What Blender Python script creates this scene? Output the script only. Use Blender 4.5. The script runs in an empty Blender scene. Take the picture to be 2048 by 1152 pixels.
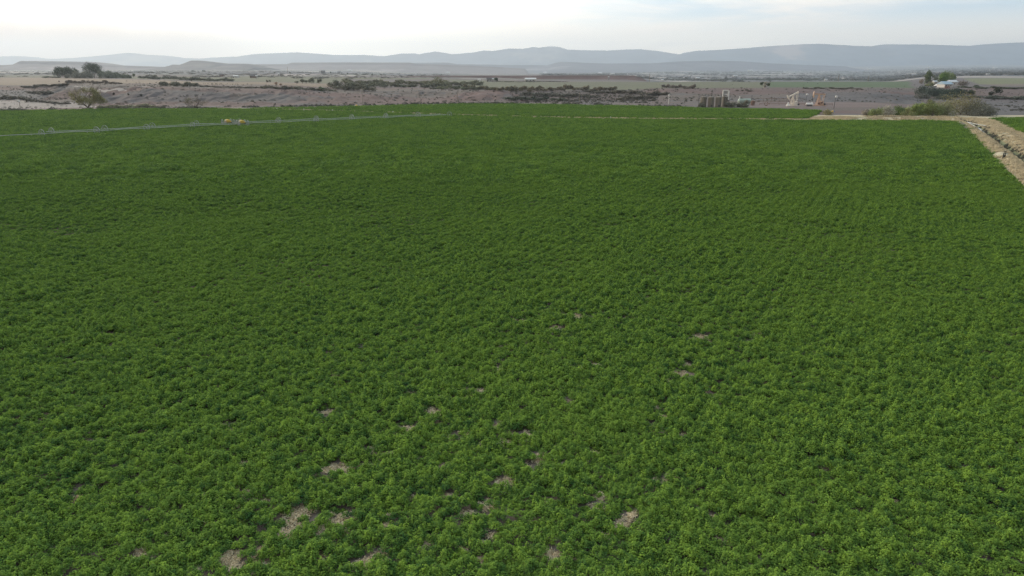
import bpy, bmesh, math, random
import numpy as np
from mathutils import Vector, Matrix
random.seed(7)
RNG = np.random.default_rng(11)
C = bpy.context.scene.collection
S = bpy.context.scene

# ------------------------------------------------------------------ camera
H = 16.0
F = 1365.0                       # focal length in pixels of the 2048 wide photograph
PITCH = math.atan((576 - 140) / F)
cam_d = bpy.data.cameras.new("camera")
cam_d.lens = F / 2048 * 36
cam_d.sensor_width = 36
cam_d.clip_start = 0.5
cam_d.clip_end = 80000
cam = bpy.data.objects.new("camera", cam_d)
cam.location = (0, 0, H)
cam.rotation_euler = (math.pi / 2 - PITCH, 0, 0)
C.objects.link(cam)
S.camera = cam

# ------------------------------------------------------------------ sky, sun, exposure
SUN_AZ = math.radians(-42)       # left of the view direction (+Y)
SUN_EL = math.radians(20)
sun_dir = Vector((math.sin(SUN_AZ) * math.cos(SUN_EL), math.cos(SUN_AZ) * math.cos(SUN_EL), math.sin(SUN_EL)))
w = bpy.data.worlds.new("World")
S.world = w
w.use_nodes = True
nt = w.node_tree
nt.nodes.clear()
def N(nt, typ, **kw):
    n = nt.nodes.new(typ)
    for k, v in kw.items():
        if k.startswith('i_'):
            k = k[2:]
            n.inputs[int(k) if k.isdigit() else k].default_value = v
        else:
            setattr(n, k, v)
    return n
def L(nt, a, b): nt.links.new(a, b)
def math_n(nt, op, a, b=None, c=None, clamp=False):
    n = nt.nodes.new('ShaderNodeMath'); n.operation = op; n.use_clamp = clamp
    for i, v in enumerate((a, b, c)):
        if v is None: continue
        if isinstance(v, (int, float)): n.inputs[i].default_value = v
        else: nt.links.new(v, n.inputs[i])
    return n.outputs[0]
def mix_n(nt, f, a, b, blend='MIX'):
    n = nt.nodes.new('ShaderNodeMix'); n.data_type = 'RGBA'; n.blend_type = blend
    for k, v in ((0, f), (6, a), (7, b)):
        if isinstance(v, (int, float)): n.inputs[k].default_value = v
        elif isinstance(v, tuple): n.inputs[k].default_value = (*v, 1) if len(v) == 3 else v
        else: nt.links.new(v, n.inputs[k])
    return n.outputs[2]
def ramp_n(nt, x, lo, hi):
    n = nt.nodes.new('ShaderNodeMapRange'); n.interpolation_type = 'SMOOTHSTEP'
    n.inputs[1].default_value = lo; n.inputs[2].default_value = hi
    nt.links.new(x, n.inputs[0]); return n.outputs[0]

tc = N(nt, 'ShaderNodeTexCoord')
sky = N(nt, 'ShaderNodeTexSky', sky_type='NISHITA', sun_disc=False, sun_elevation=SUN_EL,
        sun_rotation=SUN_AZ, air_density=1.0, dust_density=2.0, ozone_density=1.5)
dirn = N(nt, 'ShaderNodeVectorMath', operation='NORMALIZE'); L(nt, tc.outputs['Generated'], dirn.inputs[0])
sep = N(nt, 'ShaderNodeSeparateXYZ'); L(nt, dirn.outputs[0], sep.inputs[0])
zc = math_n(nt, 'MAXIMUM', sep.outputs[2], 0.0)
zp = math_n(nt, 'ADD', zc, 0.07)
cx = math_n(nt, 'DIVIDE', sep.outputs[0], zp); cy = math_n(nt, 'DIVIDE', sep.outputs[1], zp)
comb = N(nt, 'ShaderNodeCombineXYZ'); L(nt, cx, comb.inputs[0]); L(nt, cy, comb.inputs[1])
n1 = N(nt, 'ShaderNodeTexNoise', i_Scale=0.55, i_Detail=7.0, i_Roughness=0.58, i_Distortion=0.4); L(nt, comb.outputs[0], n1.inputs['Vector'])
n2 = N(nt, 'ShaderNodeTexNoise', i_Scale=0.16, i_Detail=4.0); L(nt, comb.outputs[0], n2.inputs['Vector'])
sd = N(nt, 'ShaderNodeVectorMath', operation='DOT_PRODUCT'); L(nt, dirn.outputs[0], sd.inputs[0]); sd.inputs[1].default_value = sun_dir
sunc = math_n(nt, 'MAXIMUM', sd.outputs['Value'], 0.0)
glow = math_n(nt, 'POWER', sunc, 4.5)
cl = math_n(nt, 'ADD', math_n(nt, 'MULTIPLY', n1.outputs[0], 0.7), math_n(nt, 'MULTIPLY', n2.outputs[0], 0.5))
cl = math_n(nt, 'ADD', cl, math_n(nt, 'MULTIPLY', glow, 0.75))
cmask = ramp_n(nt, cl, 0.55, 0.80)
# thin bright cloud sheet, warmer near the horizon and around the sun
cloud_col = mix_n(nt, ramp_n(nt, zc, 0.02, 0.16), (10.6, 9.5, 8.2), (9.6, 9.3, 8.8))
base = mix_n(nt, 1.0, sky.outputs[0], (0.0, 0.0, 0.0), 'ADD')
veil = mix_n(nt, 0.8, base, (4.9, 7.0, 8.6))
low = mix_n(nt, ramp_n(nt, zc, 0.015, 0.085), (14.8, 12.6, 9.6), veil)
skyc = mix_n(nt, cmask, low, cloud_col)
gl = mix_n(nt, 1.0, skyc, mix_n(nt, glow, (0, 0, 0), (14.6, 12.9, 9.8)), 'ADD')
# low grey bank of cloud on the left horizon
xs = math_n(nt, 'DIVIDE', sep.outputs[0], math_n(nt, 'MAXIMUM', sep.outputs[1], 0.05))
n3 = N(nt, 'ShaderNodeTexNoise', i_Scale=9.0, i_Detail=5.0); L(nt, dirn.outputs[0], n3.inputs['Vector'])
top = math_n(nt, 'ADD', math_n(nt, 'MULTIPLY', xs, -0.038), math_n(nt, 'MULTIPLY', n3.outputs[0], 0.045))
bank = ramp_n(nt, math_n(nt, 'SUBTRACT', top, sep.outputs[2]), -0.030, 0.012)
bank = math_n(nt, 'MULTIPLY', bank, ramp_n(nt, xs, -0.25, -0.50))
gl = mix_n(nt, math_n(nt, 'MULTIPLY', bank, 0.95), gl, (9.6, 7.3, 5.6))
# the half of the sky away from the sun is dimmer
h2 = N(nt, 'ShaderNodeVectorMath', operation='DOT_PRODUCT'); L(nt, dirn.outputs[0], h2.inputs[0]); h2.inputs[1].default_value = (sun_dir.x, sun_dir.y, 0.0)
dim = math_n(nt, 'ADD', math_n(nt, 'MULTIPLY', ramp_n(nt, h2.outputs['Value'], -0.75, 0.12), 0.58), 0.42)
vs_ = N(nt, 'ShaderNodeVectorMath', operation='SCALE'); L(nt, gl, vs_.inputs[0]); L(nt, dim, vs_.inputs['Scale'])
bg = N(nt, 'ShaderNodeBackground', i_Strength=0.1); L(nt, vs_.outputs[0], bg.inputs[0])
out = N(nt, 'ShaderNodeOutputWorld'); L(nt, bg.outputs[0], out.inputs[0])

sl = bpy.data.lights.new("sun", 'SUN'); sl.energy = 1.5; sl.angle = math.radians(10); sl.color = (1, 0.90, 0.74)
so = bpy.data.objects.new("sun", sl); C.objects.link(so)
so.rotation_euler = sun_dir.to_track_quat('Z', 'Y').to_euler()
so.location = (-50, 50, 100)
S.view_settings.view_transform = 'Standard'
S.view_settings.look = 'None'
S.view_settings.exposure = 0.5
S.view_settings.gamma = 1
S.render.engine = 'CYCLES'
S.cycles.use_denoising = True
S.cycles.use_adaptive_sampling = False
S.cycles.use_light_tree = False
S.cycles.denoiser = 'OPENIMAGEDENOISE'
S.cycles.denoising_input_passes = 'RGB_ALBEDO_NORMAL'
S.cycles.denoising_prefilter = 'NONE'
S.cycles.max_bounces = 6
S.cycles.volume_bounces = 0
S.cycles.transparent_max_bounces = 8

# ------------------------------------------------------------------ noise
LAT = np.random.default_rng(5).random((256, 256))
def vnoise(x, y):
    xi = np.floor(x).astype(np.int64); yi = np.floor(y).astype(np.int64)
    fx = x - xi; fy = y - yi
    fx = fx * fx * (3 - 2 * fx); fy = fy * fy * (3 - 2 * fy)
    a = LAT[xi & 255, yi & 255]; b = LAT[(xi + 1) & 255, yi & 255]
    c = LAT[xi & 255, (yi + 1) & 255]; d = LAT[(xi + 1) & 255, (yi + 1) & 255]
    return (a * (1 - fx) + b * fx) * (1 - fy) + (c * (1 - fx) + d * fx) * fy
def fbm(x, y, o=4):
    s = 0; a = 0.5; t = 0
    for i in range(o):
        s = s + a * vnoise(x * 2**i + 17.3 * i, y * 2**i + 9.1 * i); t += a; a *= 0.5
    return s / t
def sstep(x, a, b):
    t = np.clip((x - a) / (b - a), 0, 1); return t * t * (3 - 2 * t)

# ------------------------------------------------------------------ terrain heights
CP, SP = math.cos(PITCH), math.sin(PITCH)
def zof(py, Y):                   # height of the ground that is seen at row py at distance Y
    t = (576 - py) / F            # camera space y over depth
    # v = t : (z-H)*CP + Y*SP = t * (Y*CP - (z-H)*SP)
    return H + Y * (t * CP - SP) / (CP + t * SP)
def uof(px): return (px - 1024) / F * CP
FARZ = [(2500, 144), (4000, 141.5), (6000, 139.5), (9000, 138), (22000, 138)]
RIGHTZ = [(1300, ('z', -7)), (1700, ('z', -13)), (2500, 161), (4000, 154), (6000, 147.5), (9000, 141), (13000, 134), (15000, 129.5), (22000, 129)]
COLS = {
 -500: [(290, ('z', 0)), (330, ('z', 0)), (370, ('z', 0)), (450, ('z', 1)), (520, ('z', 3)), (600, ('z', 4.8)), (700, ('z', 5)), (1000, ('z', 6)), (1700, 147)] + FARZ,
 60: [(290, ('z', 0)), (330, ('z', 0)), (370, ('z', 0)), (400, 199), (450, 190), (520, 178), (600, 168), (700, 164), (850, 158), (1000, 155), (1300, 151), (1700, 147)] + FARZ,
 160: [(300, ('z', 0)), (330, ('z', -.3)), (370, 204), (400, 191), (430, 179), (450, 172.5), (520, 168.5), (600, 165), (700, 161), (850, 156), (1000, 153), (1300, 150), (1700, 147)] + FARZ,
 300: [(305, ('z', 0)), (330, ('z', .2)), (350, 200), (375, 181), (390, 174), (450, 170), (520, 168), (600, 165), (700, 161), (850, 157), (1000, 153), (1300, 149), (1700, 146)] + FARZ,
 500: [(320, ('z', 0)), (335, ('z', .1)), (360, 196), (385, 181), (396, 177.5), (450, 174.5), (520, 170), (600, 166), (700, 163), (850, 159), (1000, 156), (1300, 152), (1700, 149)] + FARZ,
 700: [(332, ('z', 0)), (345, 209), (370, 199), (395, 188.5), (405, 186), (450, ('z', 1.2)), (520, 178), (600, 172), (700, 167), (850, 162), (1000, 159), (1300, 154), (1700, 150), (2500, 147), (4000, 145)] + FARZ[2:],
 860: [(345, ('z', 0)), (365, ('z', .1)), (390, 201), (405, 197.5), (430, ('z', .1)), (450, 192), (470, 182), (520, 178), (600, 175), (700, 169), (850, 163), (1000, 160), (1300, 156), (1700, 153), (2500, 150), (4000, 148), (6000, 146), (22000, 143)],
 1000: [(350, ('z', 0)), (362, ('z', 0)), (380, 200), (400, 190), (425, 181.5), (445, 180), (520, ('z', 1)), (600, 176), (700, 171), (850, 165), (1000, 162), (1300, 157), (1700, 155), (2500, 152), (4000, 150), (6000, 148), (22000, 144)],
 1080: [(350, ('z', 0)), (380, ('z', -.4)), (400, 203), (450, 197), (520, 188), (600, 180), (700, 174), (850, 167), (1000, 164), (1300, 160), (1700, 157), (2500, 153), (4000, 150), (6000, 148), (22000, 143)],
 1240: [(340, ('z', 0)), (380, ('z', -.4)), (400, 203), (450, 196), (520, 186), (570, 180), (600, 178), (700, 173), (850, 166), (1000, 163), (1300, 160), (1700, 158), (2500, 154), (4000, 150), (6000, 148), (22000, 142)],
 1350: [(330, ('z', 0)), (370, ('z', -.4)), (400, 202), (450, 191), (500, 180), (540, 177), (600, 174), (700, 170), (850, 165.5), (950, 163.5)] + RIGHTZ,
 1600: [(310, ('z', 0)), (350, ('z', .2)), (365, ('z', .2)), (400, 200), (450, 190), (500, 180.5), (540, 177), (600, 174), (700, 170), (850, 165.5), (950, 163.5)] + RIGHTZ,
 1750: [(300, ('z', 0)), (350, ('z', .2)), (370, 205), (400, 196), (425, 187), (445, 183), (500, ('z', 2.4)), (600, 174), (700, 170), (850, 165.5), (950, 163)] + RIGHTZ,
 1880: [(260, ('z', 0)), (310, ('z', -1.2)), (360, ('z', -2)), (420, 197), (450, 192), (500, 184), (540, 178), (600, 174), (700, 170), (850, 165), (1000, 161), (1300, 157), (1700, 154), (2500, 150), (4000, 146), (6000, 142), (9000, 137), (13000, 131), (15000, 128.5), (22000, 128)],
 2000: [(260, ('z', 0)), (310, ('z', -1.0)), (360, ('z', -1.2)), (420, 199), (470, 190), (520, 182), (560, 176), (600, 174), (700, 169), (850, 164), (1000, 160), (1300, 156), (1700, 152), (2500, 148), (4000, 144), (6000, 140), (9000, 136), (13000, 131), (15000, 128.5), (22000, 128)],
 2500: [(260, ('z', 0)), (310, ('z', -.6)), (360, ('z', -.8)), (420, ('z', -.5)), (520, ('z', 2)), (600, ('z', 3)), (850, ('z', 3)), (1300, 156), (2500, 148), (6000, 140), (13000, 131), (22000, 128)],
}
LK = np.concatenate([np.arange(200, 620, 4.0), np.geomspace(620, 24000, 200)])
cu, ct = [], []
for px, lst in COLS.items():
    ys = [0, 230] + [a for a, b in lst] + [30000]
    zs = [0, 0] + [b[1] if isinstance(b, tuple) else zof(b, a) for a, b in lst]
    zs.append(zs[-1])
    v = np.interp(LK, ys, zs)
    for _ in range(3):
        v[1:104] = (v[0:103] + 2 * v[1:104] + v[2:105]) / 4
    cu.append(uof(px)); ct.append(v)
cu = np.array(cu); ct = np.array(ct)
def base_z(X, Y):
    X = np.asarray(X, float); Y = np.asarray(Y, float)
    Ys = np.maximum(Y, 1.0)
    u = np.clip(X / Ys, cu[0], cu[-1] - 1e-6)
    i = np.clip(np.searchsorted(cu, u, side='right') - 1, 0, len(cu) - 2)
    t = (u - cu[i]) / (cu[i + 1] - cu[i]); t = t * t * (3 - 2 * t)
    j = np.clip(np.searchsorted(LK, Ys, side='right') - 1, 0, len(LK) - 2)
    s = np.clip((Ys - LK[j]) / (LK[j + 1] - LK[j]), 0, 1)
    a = ct[i, j] * (1 - s) + ct[i, j + 1] * s
    b = ct[i + 1, j] * (1 - s) + ct[i + 1, j + 1] * s
    return a * (1 - t) + b * t

def W0(px, py, z=0.0):            # point of the level z seen at a pixel
    a = (px - 1024) / F; b = (576 - py) / F
    d = Vector((a, CP + b * SP, -SP + b * CP))
    k = (z - H) / d.z
    return Vector((d.x * k, d.y * k, z))

# the field boundaries and ditch, on the level ground
def world_poly(pts): return [tuple(W0(*p)[:2]) for p in pts]
def in_poly(X, Y, poly):
    c = np.zeros(X.shape, bool); n = len(poly)
    for i in range(n):
        x1, y1 = poly[i]; x2, y2 = poly[(i + 1) % n]
        if y1 == y2: continue
        c ^= ((y1 > Y) != (y2 > Y)) & (X < (x2 - x1) * (Y - y1) / (y2 - y1) + x1)
    return c
def seg_dist(X, Y, pl):
    d = np.full(np.shape(X), 1e9); side = np.zeros(np.shape(X))
    for (x1, y1), (x2, y2) in zip(pl[:-1], pl[1:]):
        dx, dy = x2 - x1, y2 - y1; l2 = dx * dx + dy * dy
        t = np.clip(((X - x1) * dx + (Y - y1) * dy) / l2, 0, 1)
        q = np.hypot(X - x1 - t * dx, Y - y1 - t * dy)
        m = q < d; d = np.where(m, q, d)
        side = np.where(m, np.sign(dx * (Y - y1) - dy * (X - x1)), side)
    return d, side
r1 = W0(1926, 246.5); r2 = W0(2048, 374); rd = (r2 - r1).normalized()
MAIN_TOP = [(-150, 226), (0, 224), (130, 221.5), (256, 219.7), (430, 218.2)]
strip_px = [(430, 218.2), (600, 220.8), (700, 224), (800, 227), (900, 230.5), (1024, 234), (1150, 237), (1300, 239), (1500, 240), (1640, 240.6)]
MAIN = world_poly([(-150, 226), (0, 224), (130, 221.5), (256, 219.7), (430, 218.2), (600, 221.5), (700, 224.8), (800, 228), (900, 231.5), (1024, 235), (1150, 238),
                   (1300, 240.2), (1500, 241.3), (1640, 242), (1760, 242.5), (1840, 243.2), (1895, 244.5), (1926, 247.5), (1950, 275), (1998, 328), (2048, 374)])
far_end = r2 + rd * 100
MAIN += [(far_end.x, far_end.y), (far_end.x, 8), (-60, 8), (-260, 290)]
BACK = world_poly([(500, 218.8), (512, 217.6), (700, 213.7), (870, 209.9), (1024, 209.4), (1200, 211.8), (1330, 215), (1400, 217.5), (1540, 219), (1640, 221.8),
                   (1632, 230), (1612, 237.5), (1500, 238.6), (1300, 237.6), (1150, 235), (1024, 232), (900, 228.8), (800, 225.4), (700, 222.3), (600, 219.8)])
RIGHTF = world_poly([(1978, 237.6), (2150, 236.6), (2400, 236), (2500, 420), (2200, 330), (2120, 296), (2048, 267.5), (2012, 249.5), (1998, 242)])
DITCH = world_poly([(1700, 238.0), (1800, 237.6), (1880, 238.2), (1925, 240), (1955, 252), (2000, 283), (2048, 318), (2120, 372), (2240, 470)])
def bank(X, Y):
    d, s = seg_dist(X, Y, DITCH)
    f = sstep(Y * 0 + X, 58, 72)
    h = -0.75 * np.exp(-(d / 0.9) ** 2) + 0.55 * np.exp(-((d - 3.2) / 1.7) ** 2) * (0.7 + 0.8 * fbm(X / 2.2, Y / 2.2, 3))
    h += 0.28 * (fbm(X / 0.9, Y / 0.9, 2) - 0.5) * np.exp(-((d - 3) / 3) ** 2)
    return h * f
def ground_z(X, Y):
    X = np.asarray(X, float); Y = np.asarray(Y, float)
    z = base_z(X, Y)
    e = 4.0
    gy = (base_z(X, Y + e) - base_z(X, Y - e)) / (2 * e); gx = (base_z(X + e, Y) - base_z(X - e, Y)) / (2 * e)
    sl = np.clip(np.hypot(gx, gy) / 0.12, 0, 1.2)
    m = sstep(Y, 345, 372) * (1 - sstep(Y, 560, 700)) * 1.0
    left = sstep(-X, 40, 70)
    m = np.maximum(m, left * sstep(Y, 318, 336) * (1 - sstep(Y, 560, 700)))
    wx = X + 9 * (fbm(X / 25, Y / 25, 2) - 0.5)
    g = np.abs(fbm(wx / 7.5, Y / 26, 4) - 0.5) * 2
    z = z + m * (sl * (2.6 * g - 0.75) + (0.25 + 0.5 * sl) * (fbm(X / 5, Y / 5, 3) - 0.5))
    far = sstep(Y, 700, 1500) * 0.0006 * Y
    z = z + far * (fbm(X / 160, Y / 260, 4) - 0.5)
    return z + bank(X, Y)
def gz(x, y): return float(ground_z(np.array([x]), np.array([y]))[0])
_YS = np.concatenate([np.arange(15, 600, 0.5), np.geomspace(600, 21000, 1500)])
def P(px, py, sink=0.0):          # first point of the ground seen at a pixel
    a = (px - 1024) / F; b = (576 - py) / F
    dx, dy, dz = a, CP + b * SP, -SP + b * CP
    X = dx / dy * _YS; Zr = H + dz / dy * _YS
    Zg = ground_z(X, _YS)
    k = np.nonzero(Zg >= Zr)[0]
    k = int(k[0]) if len(k) else len(_YS) - 1
    return Vector((X[k], _YS[k], Zg[k] - sink))
def at_dist(px, Y): 
    x = (px - 1024) / F * (Y * CP + 14 * SP)
    return Vector((x, Y, gz(x, Y)))

# ------------------------------------------------------------------ tags, meshes
def tag(o, label=None, cat=None, group=None, kind=None):
    if label: o['label'] = label
    if cat: o['category'] = cat
    if group: o['group'] = group
    if kind: o['kind'] = kind
    return o
def mesh_np(name, V, Fq, mat=None, parent=None, smooth=False, quads=True):
    me = bpy.data.meshes.new(name)
    V = np.asarray(V, np.float32); Fq = np.asarray(Fq, np.int32)
    k = Fq.shape[1]
    me.vertices.add(len(V)); me.vertices.foreach_set('co', V.ravel())
    me.loops.add(Fq.size); me.loops.foreach_set('vertex_index', Fq.ravel())
    me.polygons.add(len(Fq)); me.polygons.foreach_set('loop_start', np.arange(0, Fq.size, k, dtype=np.int32))
    me.polygons.foreach_set('use_smooth', np.full(len(Fq), smooth))
    me.update(calc_edges=True)
    if mat: me.materials.append(mat)
    o = bpy.data.objects.new(name, me)
    return o
def link(o, parent=None):
    C.objects.link(o)
    if parent: o.parent = parent
    return o

# ------------------------------------------------------------------ materials
def new_mat(name):
    m = bpy.data.materials.new(name); m.use_nodes = True
    b = m.node_tree.nodes['Principled BSDF']
    b.inputs['Roughness'].default_value = 0.9
    b.inputs['Specular IOR Level'].default_value = 0.15
    return m, m.node_tree, b
def plain(name, col, rough=0.6, metal=0.0, var=0.25, scale=3.0):
    m, t, b = new_mat(name)
    tcn = N(t, 'ShaderNodeTexCoord')
    n = N(t, 'ShaderNodeTexNoise', i_Scale=scale, i_Detail=5.0, i_Roughness=0.6); L(t, tcn.outputs['Object'], n.inputs['Vector'])
    c = mix_n(t, n.outputs[0], tuple(v * (1 - var) for v in col), tuple(min(1, v * (1 + var)) for v in col))
    L(t, c, b.inputs['Base Color'])
    b.inputs['Roughness'].default_value = rough; b.inputs['Metallic'].default_value = metal
    b.inputs['Specular IOR Level'].default_value = 0.4
    return m
# ground: tint attribute (soil kinds and fields as they lie) broken up by noise
gm, t, b = new_mat('ground_soil')
at = N(t, 'ShaderNodeAttribute', attribute_name='tint')
geo = N(t, 'ShaderNodeNewGeometry')
na = N(t, 'ShaderNodeTexNoise', i_Scale=0.55, i_Detail=6.0, i_Roughness=0.65); L(t, geo.outputs['Position'], na.inputs['Vector'])
nb = N(t, 'ShaderNodeTexNoise', i_Scale=0.045, i_Detail=6.0, i_Roughness=0.6); L(t, geo.outputs['Position'], nb.inputs['Vector'])
nc = N(t, 'ShaderNodeTexNoise', i_Scale=6.0, i_Detail=4.0, i_Roughness=0.7); L(t, geo.outputs['Position'], nc.inputs['Vector'])
k = math_n(t, 'ADD', math_n(t, 'MULTIPLY', na.outputs[0], 0.9), math_n(t, 'MULTIPLY', nb.outputs[0], 0.7))
k = math_n(t, 'ADD', k, math_n(t, 'MULTIPLY', nc.outputs[0], 0.5))
k = math_n(t, 'ADD', k, -0.02)
vm = N(t, 'ShaderNodeVectorMath', operation='SCALE'); L(t, at.outputs['Color'], vm.inputs[0]); L(t, k, vm.inputs['Scale'])
L(t, vm.outputs[0], b.inputs['Base Color']); b.inputs['Roughness'].default_value = 1
bp = N(t, 'ShaderNodeBump', i_Strength=0.6, i_Distance=0.12); L(t, na.outputs[0], bp.inputs['Height']); L(t, bp.outputs[0], b.inputs['Normal'])
GROUND_MAT = gm

# ------------------------------------------------------------------ ground sheet
COLR = dict(tan=(.114, .096, .087), red=(.118, .082, .078), grey=(.094, .094, .10), sand=(.235, .212, .20), plow=(.185, .145, .11),
            pale=(.115, .122, .078), green=(.068, .108, .05), soil=(.15, .125, .105), straw=(.40, .35, .25), plain=(.115, .102, .105),
            track=(.40, .34, .285), pad=(.15, .115, .11), dark=(.065, .06, .06), blue=(.075, .084, .10), ditch=(.10, .125, .06))
us = np.concatenate([-np.geomspace(4, 0.86, 14), np.arange(-0.84, 0.8401, 0.0022), np.geomspace(0.86, 4, 14)])
ysr = np.concatenate([np.linspace(6, 228, 60), np.arange(229.2, 250, 1.0), np.arange(250, 600, 0.9), np.arange(600, 1000, 3.5), np.geomspace(1004, 18500, 230)])
UU, YY = np.meshgrid(us, ysr)
XX = UU * YY
XX = np.clip(XX, -19000, 19000)
ZZ = ground_z(XX, YY)
nr, ncl = UU.shape
col = np.zeros((nr, ncl, 3))
pxf = UU / CP * F + 1024
n_big = fbm(XX / 60, YY / 45, 4); n_mid = fbm(XX / 14 + 40, YY / 14, 4); n_st = fbm(XX / 30, YY / 6 + 7, 3)
def lay(c, m):
    global col
    c = np.array(COLR[c] if isinstance(c, str) else c); col = col * (1 - m[..., None]) + c * m[..., None]
one = np.ones_like(UU)
lay('tan', one)
lay('red', sstep(n_big, 0.48, 0.62) * 0.8)
lay('grey', sstep(n_mid, 0.55, 0.66) * 0.6)
def zone(c, pts, soft=0.0, f=1.0, jit=0.35):
    # corners are (photo column, distance); compared in (column, 1/distance)
    pw = [(uof(p), 1000.0 / y) for p, y in pts]
    q = 1000.0 / YY + (fbm(XX / 35, YY / 35, 3) - .5) * jit * 0.25
    m = in_poly(UU + (fbm(XX / 20 + 5, YY / 60, 3) - .5) * 0.02, q, pw)
    lay(c, m * f)
# badland faces, left to right
zone('grey', [(150, 410), (230, 380), (460, 385), (440, 350), (240, 345), (150, 360)], f=.6)
zone('sand', [(-200, 392), (60, 388), (150, 360), (190, 325), (60, 305), (-200, 300)], f=.75)
zone('grey', [(-200, 520), (60, 500), (110, 440), (60, 392), (-200, 395)], f=.7)
zone('red', [(230, 400), (500, 405), (700, 402), (640, 380), (500, 375), (260, 384)], f=.65)
zone('red', [(900, 440), (1020, 450), (1010, 400), (930, 380)], f=.7)
zone('dark', [(1010, 470), (1060, 395), (1300, 400), (1330, 470), (1240, 560), (1050, 590)], f=.35)
zone('red', [(1380, 540), (1620, 545), (1660, 470), (1500, 450), (1370, 470)], f=.55)
zone('grey', [(1600, 480), (1740, 440), (1850, 440), (1860, 372), (1600, 372)], f=.75)
zone('pad', [(1500, 366), (1850, 366), (1850, 318), (1780, 316), (1640, 312), (1500, 320)], f=.85)
zone('grey', [(1900, 420), (2300, 420), (2300, 262), (1960, 262), (1880, 330)], f=.6)
zone('red', [(1940, 560), (2060, 560), (2060, 455), (1940, 455)], f=.6)
# plateau
rim = sstep(YY, 560, 610)
lay('plain', rim * 0.8)
zone((.20, .158, .118), [(-200, 1050), (90, 960), (150, 820), (230, 800), (420, 640), (540, 640), (665, 660), (668, 560), (520, 540), (400, 520), (240, 560), (-200, 600)], f=.8)
zone('pale', [(-200, 2300), (115, 2000), (115, 1000), (-200, 1060)], f=.7)
zone('pale', [(215, 880), (420, 700), (540, 690), (660, 690), (700, 1000), (860, 1100), (860, 1300), (500, 1250), (420, 1000), (215, 1000)], f=.8)
zone('plow', [(480, 660), (665, 690), (668, 590), (480, 570)], f=.7)
zone('pale', [(900, 1100), (1340, 930), (1535, 930), (1535, 560), (1330, 560), (1130, 600), (960, 620), (900, 760)], f=.85)
zone('green', [(1541, 935), (1826, 935), (1832, 580), (1541, 590)], f=.8)
zone((.15, .165, .08), [(1930, 1300), (2300, 1300), (2300, 720), (1960, 720)], f=.7)
zone('plow', [(1970, 720), (2300, 760), (2300, 640), (2000, 640)], f=.5)
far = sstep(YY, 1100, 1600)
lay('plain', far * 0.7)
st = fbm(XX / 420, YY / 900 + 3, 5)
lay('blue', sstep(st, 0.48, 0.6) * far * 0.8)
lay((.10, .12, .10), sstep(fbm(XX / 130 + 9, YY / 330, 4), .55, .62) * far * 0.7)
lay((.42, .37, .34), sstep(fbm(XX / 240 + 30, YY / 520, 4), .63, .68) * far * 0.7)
# fields, verge, track
fm = in_poly(XX, YY, MAIN) | in_poly(XX, YY, BACK) | in_poly(XX, YY, RIGHTF)
vz = (YY < 262) & (~fm) & (XX > 50)
lay('straw', vz * 1.0)
dd, _ = seg_dist(XX, YY, DITCH)
lay('ditch', np.exp(-(dd / 1.9) ** 2) * (XX > 50) * .9)
lay((.30, .27, .19), (seg_dist(XX, YY, world_poly(strip_px))[0] < 2.2) * .8)
lay('soil', (fm | ((YY < 100) & (XX < 90))) * 1.0)
V = np.stack([XX, YY, ZZ], -1).reshape(-1, 3)
idx = np.arange(nr * ncl).reshape(nr, ncl)
Fq = np.stack([idx[:-1, :-1], idx[:-1, 1:], idx[1:, 1:], idx[1:, :-1]], -1).reshape(-1, 4)
colv = col.reshape(-1, 3)
# ground behind and beside the camera
nb_ = len(V)
ex = np.array([(-2000, -2000, 0), (2000, -2000, 0), (2000, 6, 0), (-2000, 6, 0)], float)
V = np.vstack([V, ex]); colv = np.vstack([colv, np.tile(COLR['straw'], (4, 1))])
Fq = np.vstack([Fq, [[nb_, nb_ + 1, nb_ + 2, nb_ + 3]]])
g = mesh_np('ground', V, Fq, GROUND_MAT, smooth=True)
ca = g.data.color_attributes.new('tint', 'FLOAT_COLOR', 'POINT')
ca.data.foreach_set('color', np.hstack([colv, np.ones((len(colv), 1))]).astype(np.float32).ravel())
tag(link(g), kind='structure')

def strip_sheet(name, pts, width, mat, lift=0.05, step=3.0):
    out = []
    for (x1, y1), (x2, y2) in zip(pts[:-1], pts[1:]):
        n = max(1, int(math.hypot(x2 - x1, y2 - y1) / step))
        for i in range(n): out.append((x1 + (x2 - x1) * i / n, y1 + (y2 - y1) * i / n))
    out.append(pts[-1]); out = np.array(out)
    d = np.gradient(out, axis=0); d /= np.hypot(d[:, 0], d[:, 1])[:, None] + 1e-9
    nrm = np.stack([-d[:, 1], d[:, 0]], -1)
    rows = []
    for k in (-1, -.5, 0, .5, 1):
        wv = width / 2 * k * (1 + .35 * (fbm(out[:, 0] / 6 + k * 9, out[:, 1] / 6, 2) - .5))
        q = out + nrm * wv[:, None]
        rows.append(np.column_stack([q, ground_z(q[:, 0], q[:, 1]) + lift]))
    Vv = np.array(rows).transpose(1, 0, 2).reshape(-1, 3); n = len(out)
    ii = np.arange(n * 5).reshape(n, 5)
    Ff = np.stack([ii[:-1, :-1], ii[:-1, 1:], ii[1:, 1:], ii[1:, :-1]], -1).reshape(-1, 4)
    return link(mesh_np(name, Vv, Ff, mat, smooth=True))
TRACK = plain('track_dust', (.30, .27, .24), 1.0, 0, .2, .4)
tp = [tuple(W0(x, y)[:2]) for x, y in [(-200, 225.2), (0, 222.8), (130, 220.4), (256, 218.2), (430, 216.8), (512, 215.9), (700, 212.3), (870, 208.6), (1024, 208.2), (1200, 210.5), (1330, 213.8), (1370, 215.6)]]
tag(strip_sheet('dirt_track', tp, 3.6, TRACK), kind='structure')
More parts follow.
